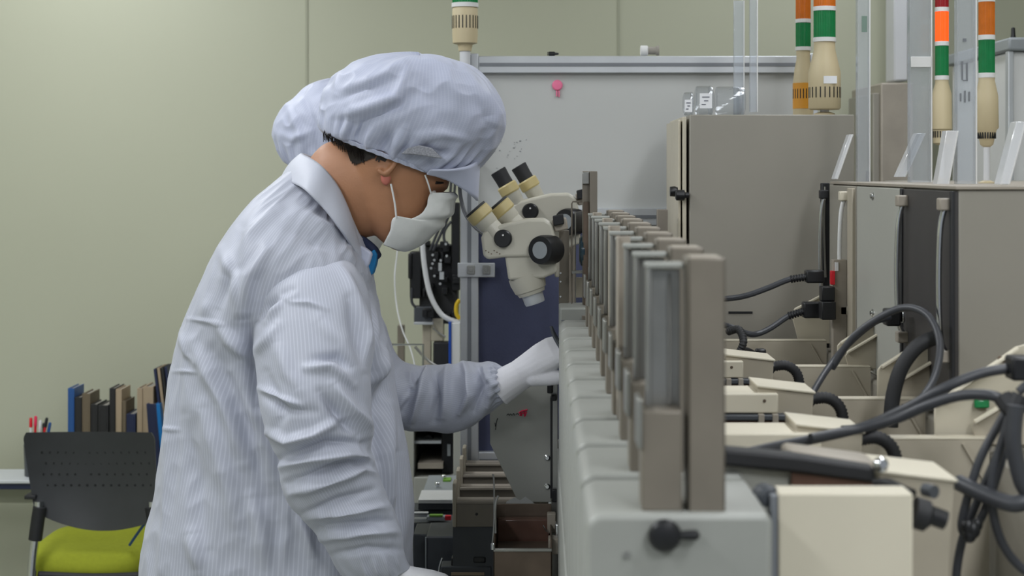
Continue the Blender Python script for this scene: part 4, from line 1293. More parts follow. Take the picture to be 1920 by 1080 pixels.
MB().box(a[0] + 0.002, b2[0] - 0.002, 4.085, 4.29, a[2], a[2] + 0.002).build('top_plate', M['greydisc'], t)
MB().box(a[0] + 0.045, a[0] + 0.065, 4.2, 4.24, a[2] + 0.002, a[2] + 0.006).build('indicator', M['lcd'], t)
q = MB()
for (dx, dy) in ((0.036, 4.12), (0.046, 4.22)):
    q.sphere((a[0] + dx, dy, a[2] + 0.011), 0.007, 14)
q.build('chrome_knobs', M['chrome'], t, smooth=True)
MB().box(a[0] + 0.01, b2[0] - 0.01, 4.10, 4.28, 0.625, b2[2]).build('pedestal', M['dark'], t)

# rack-mounted machine with shelves far behind
YK = 4.60
t = thing('equipment_rack', P(815, 1000, YK), 'white machine housing with a dark shelf opening, behind the bench', 'machine')
t.location.z = 0
q = MB()
def kx(px): return P(px, 0, YK)[0]
def kz(py): return P(0, py, YK)[2]
q.box(kx(690), kx(776), YK, YK + 0.4, 0, kz(740)); q.box(kx(850), kx(872), YK, YK + 0.4, 0, kz(740))
q.box(kx(776), kx(850), YK, YK + 0.4, 0, kz(895)); q.box(kx(776), kx(850), YK, YK + 0.4, kz(808), kz(740))
q.box(kx(776), kx(850), YK + 0.38, YK + 0.4, kz(895), kz(808))
q.build('housing', M['cabgrey'], t, bevel=0.002)
MB().box(kx(776), kx(850), YK + 0.25, YK + 0.26, kz(895), kz(808)).build('back_panel', M['black'], t)
MB().box(kx(776), kx(826), YK + 0.02, YK + 0.24, kz(834), kz(829)).build('shelf', M['alu'], t)
MB().box(kx(783), kx(830), YK + 0.01, YK + 0.24, kz(880), kz(870)).build('shelf', M['taupe2'], t)
MB().box(kx(826), kx(850), YK + 0.05, YK + 0.24, kz(895), kz(808)).build('side_block', M['black'], t, bevel=0.003)
MB().box(kx(837), kx(843), YK + 0.044, YK + 0.05, kz(860), kz(838)).build('label', M['greydisc'], t)
q = MB().lathe(P(805, 819, YK + 0.1), (0, -1, 0), [(0, 0.014), (0.05, 0.013)], 20).build('cylinder', M['rubber'], t, smooth=True)
rt = kz(740)
# black inspection camera column above it
YV = 4.72
t = thing('inspection_unit', P(815, 742, YV), 'black inspection camera column with cables behind the mask', 'machine')
t.location.z = rt
MB().pbox(768, 472, 790, 560, YV, 0.06).pbox(765, 475, 772, 523, YV - 0.01, 0.04).build('motor', M['black'], t, bevel=0.004)
MB().pbox(786, 460, 858, 600, YV + 0.02, 0.09).build('body', M['rubber'], t, bevel=0.006)
MB().pbox(846, 380, 862, 545, YV, 0.05).build('column', M['black'], t, bevel=0.003)
MB().pbox(776, 575, 810, 606, YV, 0.06).build('lens_block', M['dark'], t, bevel=0.003)
MB().pbox(776, 604, 812, 609, YV - 0.005, 0.07).build('lens_flange', M['alu'], t, bevel=0.001)
random.seed(3)
q = MB()
for i in range(26):
    x = random.uniform(790, 850); y = random.uniform(450, 600); ww = random.uniform(4, 14); hh = random.uniform(4, 18)
    MB().pbox(x, y, x + ww, y + hh, YV - random.uniform(0, 0.02), 0.04).build('fitting', M['black'], t, bevel=0.0015)
q = MB()
for i in range(9):
    x = random.uniform(795, 848); y = random.uniform(455, 560)
    q.lathe(P(x, y, YV - 0.02), (0, -1, 0), [(0, 0.004), (0.004, 0.003)], 10)
q.pbox(824, 510, 832, 524, YV - 0.025, 0.01); q.pbox(822, 493, 828, 508, YV - 0.025, 0.01)
q.build('screws', M['alu'], t, smooth=True)
for pts in ([(812, 470, YV), (826, 440, YV), (840, 408, YV), (850, 378, YV), (854, 330, YV)], [(846, 415, YV), (834, 432, YV), (833, 450, YV), (842, 460, YV)], [(806, 470, YV), (822, 432, YV), (840, 395, YV), (846, 340, YV)], [(772, 540, YV), (772, 565, YV), (778, 575, YV)]):
    MB().ptube(pts, 0.0042, sub=8).build('cable', M['cable'], t, smooth=True)
MB().ptube([(792, 455, YV - 0.04), (796, 500, YV - 0.04), (806, 550, YV - 0.04), (824, 585, YV - 0.04), (845, 600, YV - 0.04), (880, 608, YV - 0.04)], 0.0075, sub=10, n=14).build('white_hose', M['pipe'], t, smooth=True)
MB().ptube([(862, 562, YV - 0.05), (856, 572, YV - 0.05), (856, 588, YV - 0.05), (862, 598, YV - 0.05)], 0.006, sub=8, n=12).build('yellow_tube', M['yellow'], t, smooth=True)
MB().pbox(792, 606, 808, 742, YV + 0.02, 0.03).build('pillar', M['beige'], t, bevel=0.002)
MB().pbox(808, 596, 832, 640, YV + 0.02, 0.04).build('bracket', M['cream'], t, bevel=0.003)
MB().pbox(812, 642, 842, 690, YV, 0.05).build('lower_motor', M['rubber'], t, bevel=0.004)
MB().pbox(812, 690, 846, 742, YV + 0.01, 0.06).build('lower_block', M['dark'], t, bevel=0.004)
MB().ptube([(812, 615, YV), (824, 625, YV), (836, 632, YV)], 0.003, sub=5).build('lever', M['steel'], t, smooth=True)
t = thing('blue_edged_screen', P(850, 742, YV - 0.1), 'white panel with a bright blue edge beside the partition upright', 'panel')
t.location.z = rt
MB().pbox(846, 606, 862, 742, YV - 0.06, 0.03).build('panel', M['white'], t, bevel=0.001)
MB().pbox(841, 604, 846, 742, YV - 0.065, 0.035).build('blue_edge', M['bluep'], t, bevel=0.001)
t = thing('angled_rod', P(790, 742, YV - 0.1), 'bright steel rod bent at a right angle behind the left sleeve', 'rod')
t.location.z = rt
MB().ptube([(735, 646, 4.62), (793, 646, 4.62), (793, 742, 4.62)], 0.0036, straight=True).build('rod', M['chrome'], t, smooth=True)
MB().ptube([(700, 646, 4.62), (737, 646, 4.62)], 0.0036, straight=True).build('rod_end', M['chrome'], t, smooth=True)
MB().ptube([(778, 650, 4.66), (805, 678, 4.66), (840, 697, 4.66), (858, 706, 4.66)], 0.0042, sub=4).build('lever_arm', M['steel'], t, smooth=True)
t = thing('taupe_upright', P(752, 742, 5.0), 'short taupe bar standing against the wall behind the white cord', 'bar')
t.location.z = 0
MB().pbox(745, 610, 758, 700, 4.95, 0.03).build('bar', M['taupe'], t, bevel=0.002)
MB().pbox(748, 700, 755, 1255, 4.96, 0.02).build('stem', M['taupe2'], t)
o = MB().ptube([(752, 380, 5.2), (745, 470, 5.15), (740, 520, 5.1), (744, 575, 5.05), (755, 620, 4.9), (770, 655, 4.8), (780, 700, 4.75), (782, 760, 4.75)], 0.0022, sub=8).build('white_cable', M['pipe'], smooth=True)
tag(o, 'thin white cord hanging before the back wall right of the mask', 'cord')

# ================================================================ desk, books, chair at the left
YD = 4.95
zd = P(0, 901, YD)[2]
t = thing('desk', (-1.2, YD + 0.1, 0), 'pale laminate desk with a bright front edge behind the office chair', 'desk')
MB().box(-2.2, -0.85, YD, 5.14, zd - 0.010, zd).build('worktop', M['desk'], t, bevel=0.002)
MB().box(-2.19, -0.86, YD + 0.01, 5.13, zd - 0.030, zd - 0.010).build('underside_shade_frame', M['navybook'], t, bevel=0.002)  # navy frame, its dark colour paints in the shadow below the worktop edge
for lx in (-2.15, -0.9):
    MB().box(lx - 0.02, lx + 0.02, YD + 0.03, 5.11, 0, zd - 0.030).build('leg', M['alu'], t, bevel=0.003)
MB().box(-2.13, -0.92, 5.10, 5.11, zd - 0.10, zd - 0.030).build('modesty_panel', M['wall'], t)


def book(label, x0, x1, top, m, lean=0.0, y=5.00, depth=0.11, cat='book', grp='books and binders on the desk', x2=None, pages=True):
    a = P(x0, top, y); b2 = P(x1, top, y)
    xc = (a[0] + b2[0]) / 2
    t = thing('book', (xc, y, zd), label, cat, grp)
    th = b2[0] - a[0]; h = a[2] - zd
    q = MB()
    q.box(a[0], a[0] + th * 0.18, y, y + depth, zd, zd + h); q.box(b2[0] - th * 0.18, b2[0], y, y + depth, zd, zd + h)
    q.box(a[0] + th * 0.18, b2[0] - th * 0.18, y, y + 0.003, zd, zd + h)
    c = q.build('cover', M[m], t, bevel=0.001)
    p_ = None
    if pages:
        p_ = MB().box(a[0] + th * 0.2, b2[0] - th * 0.2, y + 0.003, y + depth - 0.004, zd + 0.002, zd + h - 0.004).build('pages', M['paper'], t)
    if lean:
        sh = math.tan(lean)
        for o in (c, p_):
            if o:
                for v in o.data.vertices:
                    v.co.x += (v.co.z - zd) * sh
    return t


BK = [('blue binder, leftmost of the row on the desk', 127, 139, 728, 'blue'), ('black book next to the blue binder', 140, 153, 745, 'blackbook'),
      ('olive brown book, third tall one from the blue binder', 154, 169, 738, 'brownbook'), ('short wide black book, left of two alike', 170, 183, 758, 'blackbook'),
      ('short wide black book, right of two alike', 184, 203, 760, 'blackbook'), ('tallest black book in the middle of the desk row', 205, 216, 728, 'blackbook'),
      ('tan folder beside the tallest black book', 217, 228, 730, 'tanbook'), ('narrow olive book right of the tan folder', 229, 236, 752, 'brownbook'),
      ('small navy book low in the row', 237, 254, 776, 'navybook'), ('thin tan folder right of the small navy book', 257, 267, 728, 'tanbook'),
      ('thick tan folder stack before the leaning binders', 268, 287, 725, 'tanbook')]
for lab, x0, x1, top, m_ in BK:
    book(lab, x0, x1, top, m_)
book('navy binder leaning left against its neighbours', 284, 303, 757, 'navybook', lean=-0.07, y=4.98)
book('bright blue folder leaning beside the navy binder', 305, 312, 757, 'blue2', lean=-0.09, y=4.98)
for i, (x, top) in enumerate(((312, 692), (319, 690), (326, 689), (333, 688))):
    book('thin dark folder leaning steeply, %s of the four behind the coat' % ('first', 'second', 'third', 'fourth')[i], x, x + 5, top, ('navybook', 'tanbook', 'blackbook', 'navybook')[i], lean=-0.12, y=5.01, grp='thin leaning folders')
t = thing('pen_cup', P(62, 880, 5.0), 'grey-blue pen cup on the desk left of the chair back', 'pen cup')
t.location.z = zd
c = P(71, 880, 5.04)
MB().lathe((c[0], 5.04, zd), (0, 0, 1), [(0, 0.040), (0.098, 0.043), (0.098, 0.039), (0.01, 0.036)], 28).build('cup', M['dark'], t, smooth=True, angle=40)
PN = [(58, 783, 'redp', 'white'), (67, 780, 'pinkred', 'redp'), (76, 788, 'white', 'white'), (88, 783, 'black', 'redp'), (94, 792, 'blue', 'white'), (82, 793, 'black', 'black')]
for i, (px_, py_, mc, mbdy) in enumerate(PN):
    a = Vector((c[0] + (i - 2.5) * 0.008, 5.04 + (i % 3 - 1) * 0.012, zd + 0.02))
    b2 = Vector(P(px_, py_, 5.04 + (i % 3 - 1) * 0.012))
    tt = thing('pen', tuple(a), 'pen standing in the grey-blue cup, %s from the left' % ('first', 'second', 'third', 'fifth', 'sixth', 'fourth')[i], 'pen', 'pens in the cup')
    d = (b2 - a)
    MB().lathe(a, d, [(0, 0.003), (d.length - 0.028, 0.0042)], 12).build('barrel', M[mbdy], tt, smooth=True)
    MB().lathe(b2 - d.normalized() * 0.030, d, [(0, 0.0052), (0.026, 0.005), (0.030, 0.003)], 12).build('cap', M[mc], tt, smooth=True)

YCH = 4.50
ch = thing('office_chair', (P(170, 0, YCH)[0], YCH + 0.2, 0), 'office chair with a perforated charcoal back and a lime green seat', 'chair')


def chair_back_y(px):
    return YCH - 0.0 + 0.06 * (1 - ((px - 168) / 130.0) ** 2)


NU, NV = 41, 25
vs = []
for side in (0, 1):
    for j in range(NV):
        v = j / (NV - 1)
        for i in range(NU):
            u = i / (NU - 1)
            le = 43 + 22 * v ** 1.2; re = 289 + 6 * v
            x = le + (re - le) * u
            yb = 950 + 38 * math.sin(math.pi * (0.06 + 0.88 * u)) ** 0.8 + 14 * u
            yt = 811 - 1.5 * math.sin(math.pi * u)
            y = yt + (yb - yt) * v
            if v < 0.06:
                x = x + (6 if u < 0.5 else -6) * (1 - v / 0.06) * (abs(2 * u - 1) ** 12)
            yy = chair_back_y(x) + 0.02 * math.sin(v * math.pi) + (0.010 if side else 0)
            vs.append(P(x, y, yy - (0.010 if side else 0))[:1] + (yy,) + P(x, y, yy)[2:])
fs = []
K = NU * NV
for j in range(NV - 1):
    for i in range(NU - 1):
        a = j * NU + i
        fs.append((a, a + 1, a + NU + 1, a + NU)); fs.append((K + a, K + a + NU, K + a + NU + 1, K + a + 1))
for i in range(NU - 1):
    fs.append((i, K + i, K + i + 1, i + 1)); b0 = (NV - 1) * NU + i; fs.append((b0, b0 + 1, K + b0 + 1, K + b0))
for j in range(NV - 1):
    a = j * NU; fs.append((a, a + NU, K + a + NU, K + a)); a += NU - 1; fs.append((a, K + a, K + a + NU, a + NU))
bk = MB().add(vs, fs).build('backrest', M['perf'], ch, smooth=True, angle=60)
q = MB()
for r in range(4):
    y = 848 + r * 20.6
    for i in range(14):
        x = 78 + r * 1.5 + i * 15 + (r % 2) * 6 - (0 if i < 5 else 0)
        if (r % 2 == 0 and i in (5,)) or x > 284: continue
        yy = chair_back_y(x) + 0.02 * math.sin((y - 811) / 165 * math.pi)
        q.lathe((P(x, y, yy)[0], yy - 0.0008, P(x, y, yy)[2]), (0, 1, 0), [(0, 0.0036), (0.004, 0.0036)], 10)
tag(q.build('perforations', M['black'], bk), 'dark round perforations')
# seat cushion
vs, fs = [], []
n = 48
cx = P(178, 1048, 4.72)[0]; czt = P(0, 1036, 4.6)[2]
prof = [(0.0, 0.0), (0.6, 0.0), (0.9, 0.008), (0.99, 0.03), (1.0, 0.05), (0.97, 0.072), (0.88, 0.088), (0.6, 0.094), (0.0, 0.088)]
for (r, h) in prof:
    for i in range(n):
        a = 2 * math.pi * i / n
        ca, sa = math.cos(a), math.sin(a)
        ex = 0.55
        x = abs(ca) ** ex * (1 if ca > 0 else -1); y = abs(sa) ** ex * (1 if sa > 0 else -1)
        vs.append((cx + x * 0.185 * max(r, 0.01), 4.79 + y * 0.22 * max(r, 0.01), czt - 0.094 + h + 0.012 * (x * r) ** 2))
for j in range(len(prof) - 1):
    for i in range(n):
        a = j * n + i; b0 = j * n + (i + 1) % n
        fs.append((a, b0, b0 + n, a + n))
MB().add(vs, fs).build('seat', M['lime'], ch, smooth=True, angle=80)
MB().box(cx - 0.15, cx + 0.15, 4.64, 4.95, czt - 0.108, czt - 0.092).build('seat_pan', M['rubber'], ch, bevel=0.006)
for px_ in (67, 292):
    sx = 1 if px_ < 170 else -1
    lg = MB().ptube([(px_ + 6 * sx, 940, YCH + 0.03), (px_ + 4 * sx, 975, YCH + 0.03), (px_ - 1 * sx, 1010, YCH + 0.03), (px_ - 8 * sx, 1080, YCH + 0.02), (px_ - 22 * sx, 1310, YCH - 0.02)], 0.0125, sub=6, n=16).build('rear_leg', M['chrome'], ch, smooth=True)
    MB().ptube([(px_ + 8 * sx, 950, YCH + 0.03), (px_ + 4 * sx, 975, YCH + 0.03), (px_ - 1 * sx, 1012, YCH + 0.03)], 0.019, sub=6, n=16).build('sleeve_grip', M['rubber'], lg, smooth=True)
    a = P(px_, 1075, 4.6)
    MB().tube([(a[0] + 0.02 * sx, 4.55, czt - 0.10), (a[0] + 0.02 * sx, 4.9, czt - 0.11), (a[0], 4.99, czt - 0.2), (a[0] - 0.02 * sx, 5.02, 0.0)], 0.0125, sub=6, n=16).build('front_leg', M['chrome'], ch, smooth=True)
MB().ptube([(72, 1078, YCH + 0.05), (180, 1082, YCH + 0.06), (290, 1078, YCH + 0.05)], 0.011, sub=6, n=14).build('cross_tube', M['rubber'], ch, smooth=True)
MB().ptube([(243, 1022, 4.62), (258, 1000, 4.60), (274, 978, 4.57)], 0.004, sub=4).build('blue_strut', M['blue'], ch, smooth=True)
MB().pbox(45, 929, 66, 937, YCH + 0.02, 0.05).build('armrest_stub', M['rubber'], ch, bevel=0.003)

# ================================================================ people
def head_rings(hx, hy, hz, pitch, k=1.0, m=60, n=72):
    """closed head surface, ear point at (hx, hy, hz), face toward +x tipped down by pitch"""
    R = [(-.122, .074, .052, .016), (-.116, .084, .030, .030), (-.104, .091, .000, .042), (-.086, .094, -.030, .054), (-.066, .096, -.060, .062), (-.045, .100, -.078, .067),
         (-.020, .100, -.088, .071), (0, .101, -.096, .075), (.02, .104, -.100, .078), (.045, .106, -.102, .079), (.07, .100, -.100, .076),
         (.092, .086, -.090, .066), (.110, .062, -.066, .051), (.122, .034, -.036, .032), (.128, .006, -.008, .006)]
    R = np.array(R)
    u = np.linspace(0, len(R) - 1, m)
    G = np.zeros((m, n, 3))
    ca, sa = math.cos(pitch), math.sin(pitch)
    for i, t in enumerate(u):
        r = [np.interp(t, np.arange(len(R)), R[:, c]) for c in range(4)]
        up, fr, bk, hw = r
        for j in range(n):
            a = 2 * math.pi * j / n
            c, s = math.cos(a), math.sin(a)
            f = (fr + bk) / 2 + (fr - bk) / 2 * (abs(c) ** 0.9) * (1 if c > 0 else -1)
            l = hw * (abs(s) ** 0.92) * (1 if s > 0 else -1)
            if c > 0:      # face relief
                w_ = math.exp(-(l / 0.011) ** 2)
                nose = max(0, 1 - abs(up + .030) / .032) ** 0.9 * (0.030 if up < -.03 else 0.024)
                f += nose * w_
                f += 0.006 * math.exp(-((up + .075) / .007) ** 2) * math.exp(-(l / 0.020) ** 2)
                f -= 0.005 * math.exp(-((up + .088) / .006) ** 2) * math.exp(-(l / 0.022) ** 2)
                f += 0.007 * math.exp(-((up - .024) / .010) ** 2) * math.exp(-((abs(l) - 0.025) / 0.022) ** 2)
                f -= 0.010 * math.exp(-((up - .004) / .011) ** 2) * math.exp(-((abs(l) - 0.031) / 0.014) ** 2)
                f += 0.006 * math.exp(-((up - .003) / .005) ** 2) * math.exp(-((abs(l) - 0.031) / 0.011) ** 2)
            G[i, j] = (hx + k * (f * ca + up * sa), hy + k * l, hz + k * (-f * sa + up * ca))
    return G


def hloc(h, f, l, u):
    hx, hy, hz, p, k = h
    return (hx + k * (f * math.cos(p) + u * math.sin(p)), hy + k * l, hz + k * (-f * math.sin(p) + u * math.cos(p)))


def ear(mb, h, side):
    """outer ear: a cupped rim and lobe"""
    pts = []
    U = 0.027
    for i in range(11):
        a = math.radians(-60 + 300 * i / 10)
        pts.append(hloc(h, -0.008 - 0.016 * math.cos(a + 1.2) * 0.9, side * (0.080 + 0.008 * math.sin(a * 0.5)), U + 0.002 + 0.027 * math.sin(a + 1.2)))
    mb.tube(pts, 0.0052, n=8, sub=4)
    c = hloc(h, -0.004, side * 0.074, U - 0.004)
    mb.sphere(c, 0.017, 12, (0.85, 0.45, 1.3))
    mb.sphere(hloc(h, 0.002, side * 0.079, U - 0.026), 0.009, 10, (1, 0.6, 1.2))


def eyes(body, h):
    for s in (-1, 1):
        o = MB().sphere(hloc(h, 0.083, s * 0.031, 0.003), 0.0118 * h[4], 16).build('eye', M['eye'], body, smooth=True)
        MB().sphere(hloc(h, 0.0895, s * 0.031, 0.001), 0.0060 * h[4], 12).build('iris', M['hair'], o, smooth=True)
        q = MB().tube([hloc(h, 0.094, s * 0.018, 0.026), hloc(h, 0.098, s * 0.032, 0.030), hloc(h, 0.086, s * 0.050, 0.025)], 0.003, n=8, sub=5)
        q.build('eyebrow', M['hair'], body, smooth=True)


def shoe(px_x, y, body, name='shoe', z=0.0):
    q = MB()
    prof = []
    vs, fs = [], []
    n = 20
    secs = [(-0.09, 0.028, 0.07), (-0.07, 0.036, 0.075), (0.0, 0.036, 0.085), (0.06, 0.042, 0.06), (0.12, 0.046, 0.042), (0.16, 0.038, 0.032), (0.18, 0.015, 0.02)]
    for dx, wd, h in secs:
        for i in range(n):
            a = 2 * math.pi * i / n
            zz = z + h * 0.5 + h * 0.5 * math.sin(a)
            vs.append((px_x + dx, y + wd * math.cos(a) * (1 if math.sin(a) < 0 else 0.85), max(zz, z + 0.0)))
    for j in range(len(secs) - 1):
        for i in range(n):
            a = j * n + i; b0 = j * n + (i + 1) % n
            fs.append((a, b0, b0 + n, a + n))
    fs.append(tuple(range(n))); fs.append(tuple(range((len(secs) - 1) * n, len(secs) * n)))
    return MB().add(vs, fs).build(name, M['shoe'], body, smooth=True)


def make_hand(name, body, wrist, fwd, up, lateral, curl, k=1.0, side=1, m='glove', thick=1.0, tdir=0.65):
    """gloved hand: palm, four bent fingers and a side thumb fused into one skin.
    fwd: wrist to knuckles; up: back of the hand; lateral: toward the thumb side"""
    w_ = Vector(wrist); f = Vector(fwd).normalized(); u = Vector(up); u = (u - f * u.dot(f)).normalized()
    l = Vector(lateral); l = (l - f * l.dot(f) - u * l.dot(u)).normalized()
    mb = MB()

    def ell(c, rl, ru, n=18):
        return [c + l * (rl * math.cos(2 * math.pi * i / n)) + u * (ru * math.sin(2 * math.pi * i / n)) for i in range(n)]
    rings = [(-0.05, 0.031, 0.024, 0), (-0.02, 0.029, 0.022, 0), (0.0, 0.029, 0.020, 0), (0.02, 0.035, 0.019, 0.001), (0.05, 0.041, 0.018, 0.003), (0.075, 0.043, 0.016, 0.003), (0.092, 0.040, 0.011, 0.001)]
    V = np.zeros((len(rings), 18, 3))
    for i, (d, rl, ru, du) in enumerate(rings):
        V[i] = [tuple(p) for p in ell(w_ + f * d * k + u * du * k, rl * k, ru * k * thick)]
    mb_grid(mb, V)
    lens = [(0.040, 0.026, 0.021), (0.045, 0.029, 0.022), (0.041, 0.027, 0.021), (0.032, 0.020, 0.018)]
    tips = []
    for i in range(4):
        off = (0.030 - 0.0200 * i)
        base = w_ + f * (0.080 + (0.006, 0.010, 0.007, 0.0)[i]) * k + l * off * k + u * 0.002 * k
        d = (f + l * (0.06 - 0.04 * i)).normalized()
        pts = [base - d * 0.025 * k, base]
        ang = 0
        q = base
        for s, L in enumerate(lens[i]):
            ang += curl[i][s]
            dd = (d * math.cos(ang) - u * math.sin(ang)).normalized()
            q = q + dd * L * k
            pts.append(q)
        rr = (0.0092, 0.0094, 0.0090, 0.0080)[i] * k
        path = catmull([Vector(p) for p in pts], 5)
        # tapering finger with a round tip
        for a in range(len(path)):
            t_ = a / (len(path) - 1)
            mb.sphere(path[a], rr * (1.06 - 0.22 * t_), 10)
        tips.append(pts[-1])
    tb_ = w_ + f * 0.020 * k + l * 0.026 * k - u * 0.006 * k
    tp = [tb_, tb_ + (f * 0.8 + l * tdir - u * 0.35).normalized() * 0.036 * k]
    tp.append(tp[-1] + (f * 0.95 + l * 0.05 - u * 0.45).normalized() * 0.030 * k)
    tp.append(tp[-1] + (f * 0.95 - l * 0.30 - u * 0.35).normalized() * 0.024 * k)
    path = catmull([Vector(p) for p in tp], 6)
    for a in range(len(path)):
        t_ = a / (len(path) - 1)
        mb.sphere(path[a], (0.0145 - 0.0045 * t_) * k, 10)
    o = remeshed(mb, name, M[m], 0.0022, body, 5)
    return o, tips, tp[-1]


# ---------------------------------------------------------------- the worker in front
YA = 3.0
pitch = math.radians(24)
hA = P(731, 330, YA)
H = (hA[0], YA, hA[2], pitch, 1.0)
mb = MB()
mb_grid(mb, head_rings(hA[0], YA, hA[2], pitch))
ear(mb, H, -1); ear(mb, H, 1)
V, _ = loft([(470, 560, 690, 620, YA, .17), (500, 460, 690, 540, YA, .15), (545, 360, 682, 480, YA, .085), (572, 310, 672, 452, YA, .066), (604, 272, 678, 448, YA, .062), (640, 262, 706, 440, YA, .064), (680, 262, 735, 420, YA, .06), (720, 270, 760, 400, YA, .05)], 50, 40)
mb_grid(mb, V)
V, _ = loft([(470, 560, 690, 620, YA, .17), (440, 700, 690, 740, YA, .155), (420, 850, 680, 860, YA, .145), (400, 980, 670, 990, YA, .16), (395, 1080, 660, 1080, YA, .165), (420, 1160, 640, 1160, YA, .14)], 40, 36)
mb_grid(mb, V)
for s_, (dx0, dx1) in ((-1, (0, 0)), (1, (25, 40))):       # legs down to the ankles
    yy = YA + s_ * 0.095
    V, _ = loft([(440 + dx0, 1090, 620 + dx0, 1090, yy, .085), (450 + dx0, 1300, 600 + dx0, 1300, yy, .072), (465 + dx0, 1440, 585 + dx0, 1440, yy, .055), (455 + dx0, 1550, 570 + dx0, 1550, yy, .058), (470 + dx0, 1700, 545 + dx0, 1700, yy, .040), (472 + dx0, 1770, 545 + dx0, 1770, yy, .038)], 40, 24)
    mb_grid(mb, V)
# arms inside the sleeves
for ln in ([(590, 560, 2.86, .055), (590, 680, 2.78, .05), (610, 830, 2.76, .045), (660, 960, 2.78, .04), (712, 1068, 2.80, .030), (735, 1088, 2.80, .028)],
           [(640, 560, 3.10, .055), (680, 660, 3.17, .05), (760, 745, 3.19, .045), (850, 742, 3.16, .036), (905, 724, 3.135, .024), (930, 716, 3.12, .018)]):
    path = catmull([Vector(P(a, b_, c)).to_4d() if False else Vector(P(a, b_, c)) for a, b_, c, r in ln], 8)
    rs = np.interp(np.linspace(0, len(ln) - 1, len(path)), range(len(ln)), [q[3] for q in ln])
    for p_, r_ in zip(path, rs):
        mb.sphere(p_, float(r_), 12)
A = remeshed(mb, 'person', M['skin'], 0.0042, None, 4)
tag(A, 'person in a white striped clean-room coat, cap and mask, bending over the microscopes', 'person', 'workers in clean-room gowns')
eyes(A, H)
e_ = MB()
e_.sphere(hloc(H, 0.001, -0.0800, -0.002), 0.0105, 12, (0.9, 0.55, 1.35))
tag(e_.build('ear', M['ear'], A, smooth=True), 'reddish ear lobe')

# hair at the nape and temple
V = head_rings(hA[0], YA, hA[2], pitch, 1.03, 200, 260)
hh = V.copy()
keep_rows = [i for i in range(60)]
mbh = MB()
N_ = 260
fsx = []
for i in range(199):
    for j in range(N_):
        c4 = [V[i, j], V[i, (j + 1) % N_], V[i + 1, (j + 1) % N_], V[i + 1, j]]
        c = sum(np.array(x) for x in c4) / 4
        # local coordinates
        dx, dz = c[0] - hA[0], c[2] - hA[2]
        f = dx * math.cos(pitch) - dz * math.sin(pitch); u = dx * math.sin(pitch) + dz * math.cos(pitch)
        lim = -0.012 if f < -0.03 else (0.018 + (f + 0.03) * 0.25)
        if f < -0.03: lim = -0.004 + 0.03 * max(0, 1 - (-0.03 - f) / 0.03)
        if f > -0.01: lim = max(lim, 0.045)
        if f > 0.075: lim = 0.07
        lim += 0.005 * noise.noise(Vector((j * 0.9, 0, 0))) + 0.004 * noise.noise(Vector((j * 0.12, 3, 0)))
        if u > lim:
            fsx.append((i * N_ + j, i * N_ + (j + 1) % N_, (i + 1) * N_ + (j + 1) % N_, (i + 1) * N_ + j))
ho = MB().add(V.reshape(-1, 3).tolist(), fsx).build('hair', M['hair'], A, smooth=True)
# short hair strokes along the hair line
q = MB()
random.seed(2)
for i in range(170):
    t_ = i / 169
    bx = 606 + t_ * 84; by = 246 + t_ * 48 + random.uniform(-4, 4)
    ln_ = random.uniform(6, 17)
    dd = YA - 0.069 - 0.006 * math.sin(t_ * 3) + random.uniform(-0.002, 0.002)
    d1 = dd + 0.004
    p0 = P(bx, by, dd); p1 = P(bx + ln_ * random.uniform(0.0, 0.4), by + ln_, d1)
    q.tube([p0, p1], 0.0005, n=4, straight=True)
tag(q.build('hair_strands', M['hair'], ho), kind='stuff')

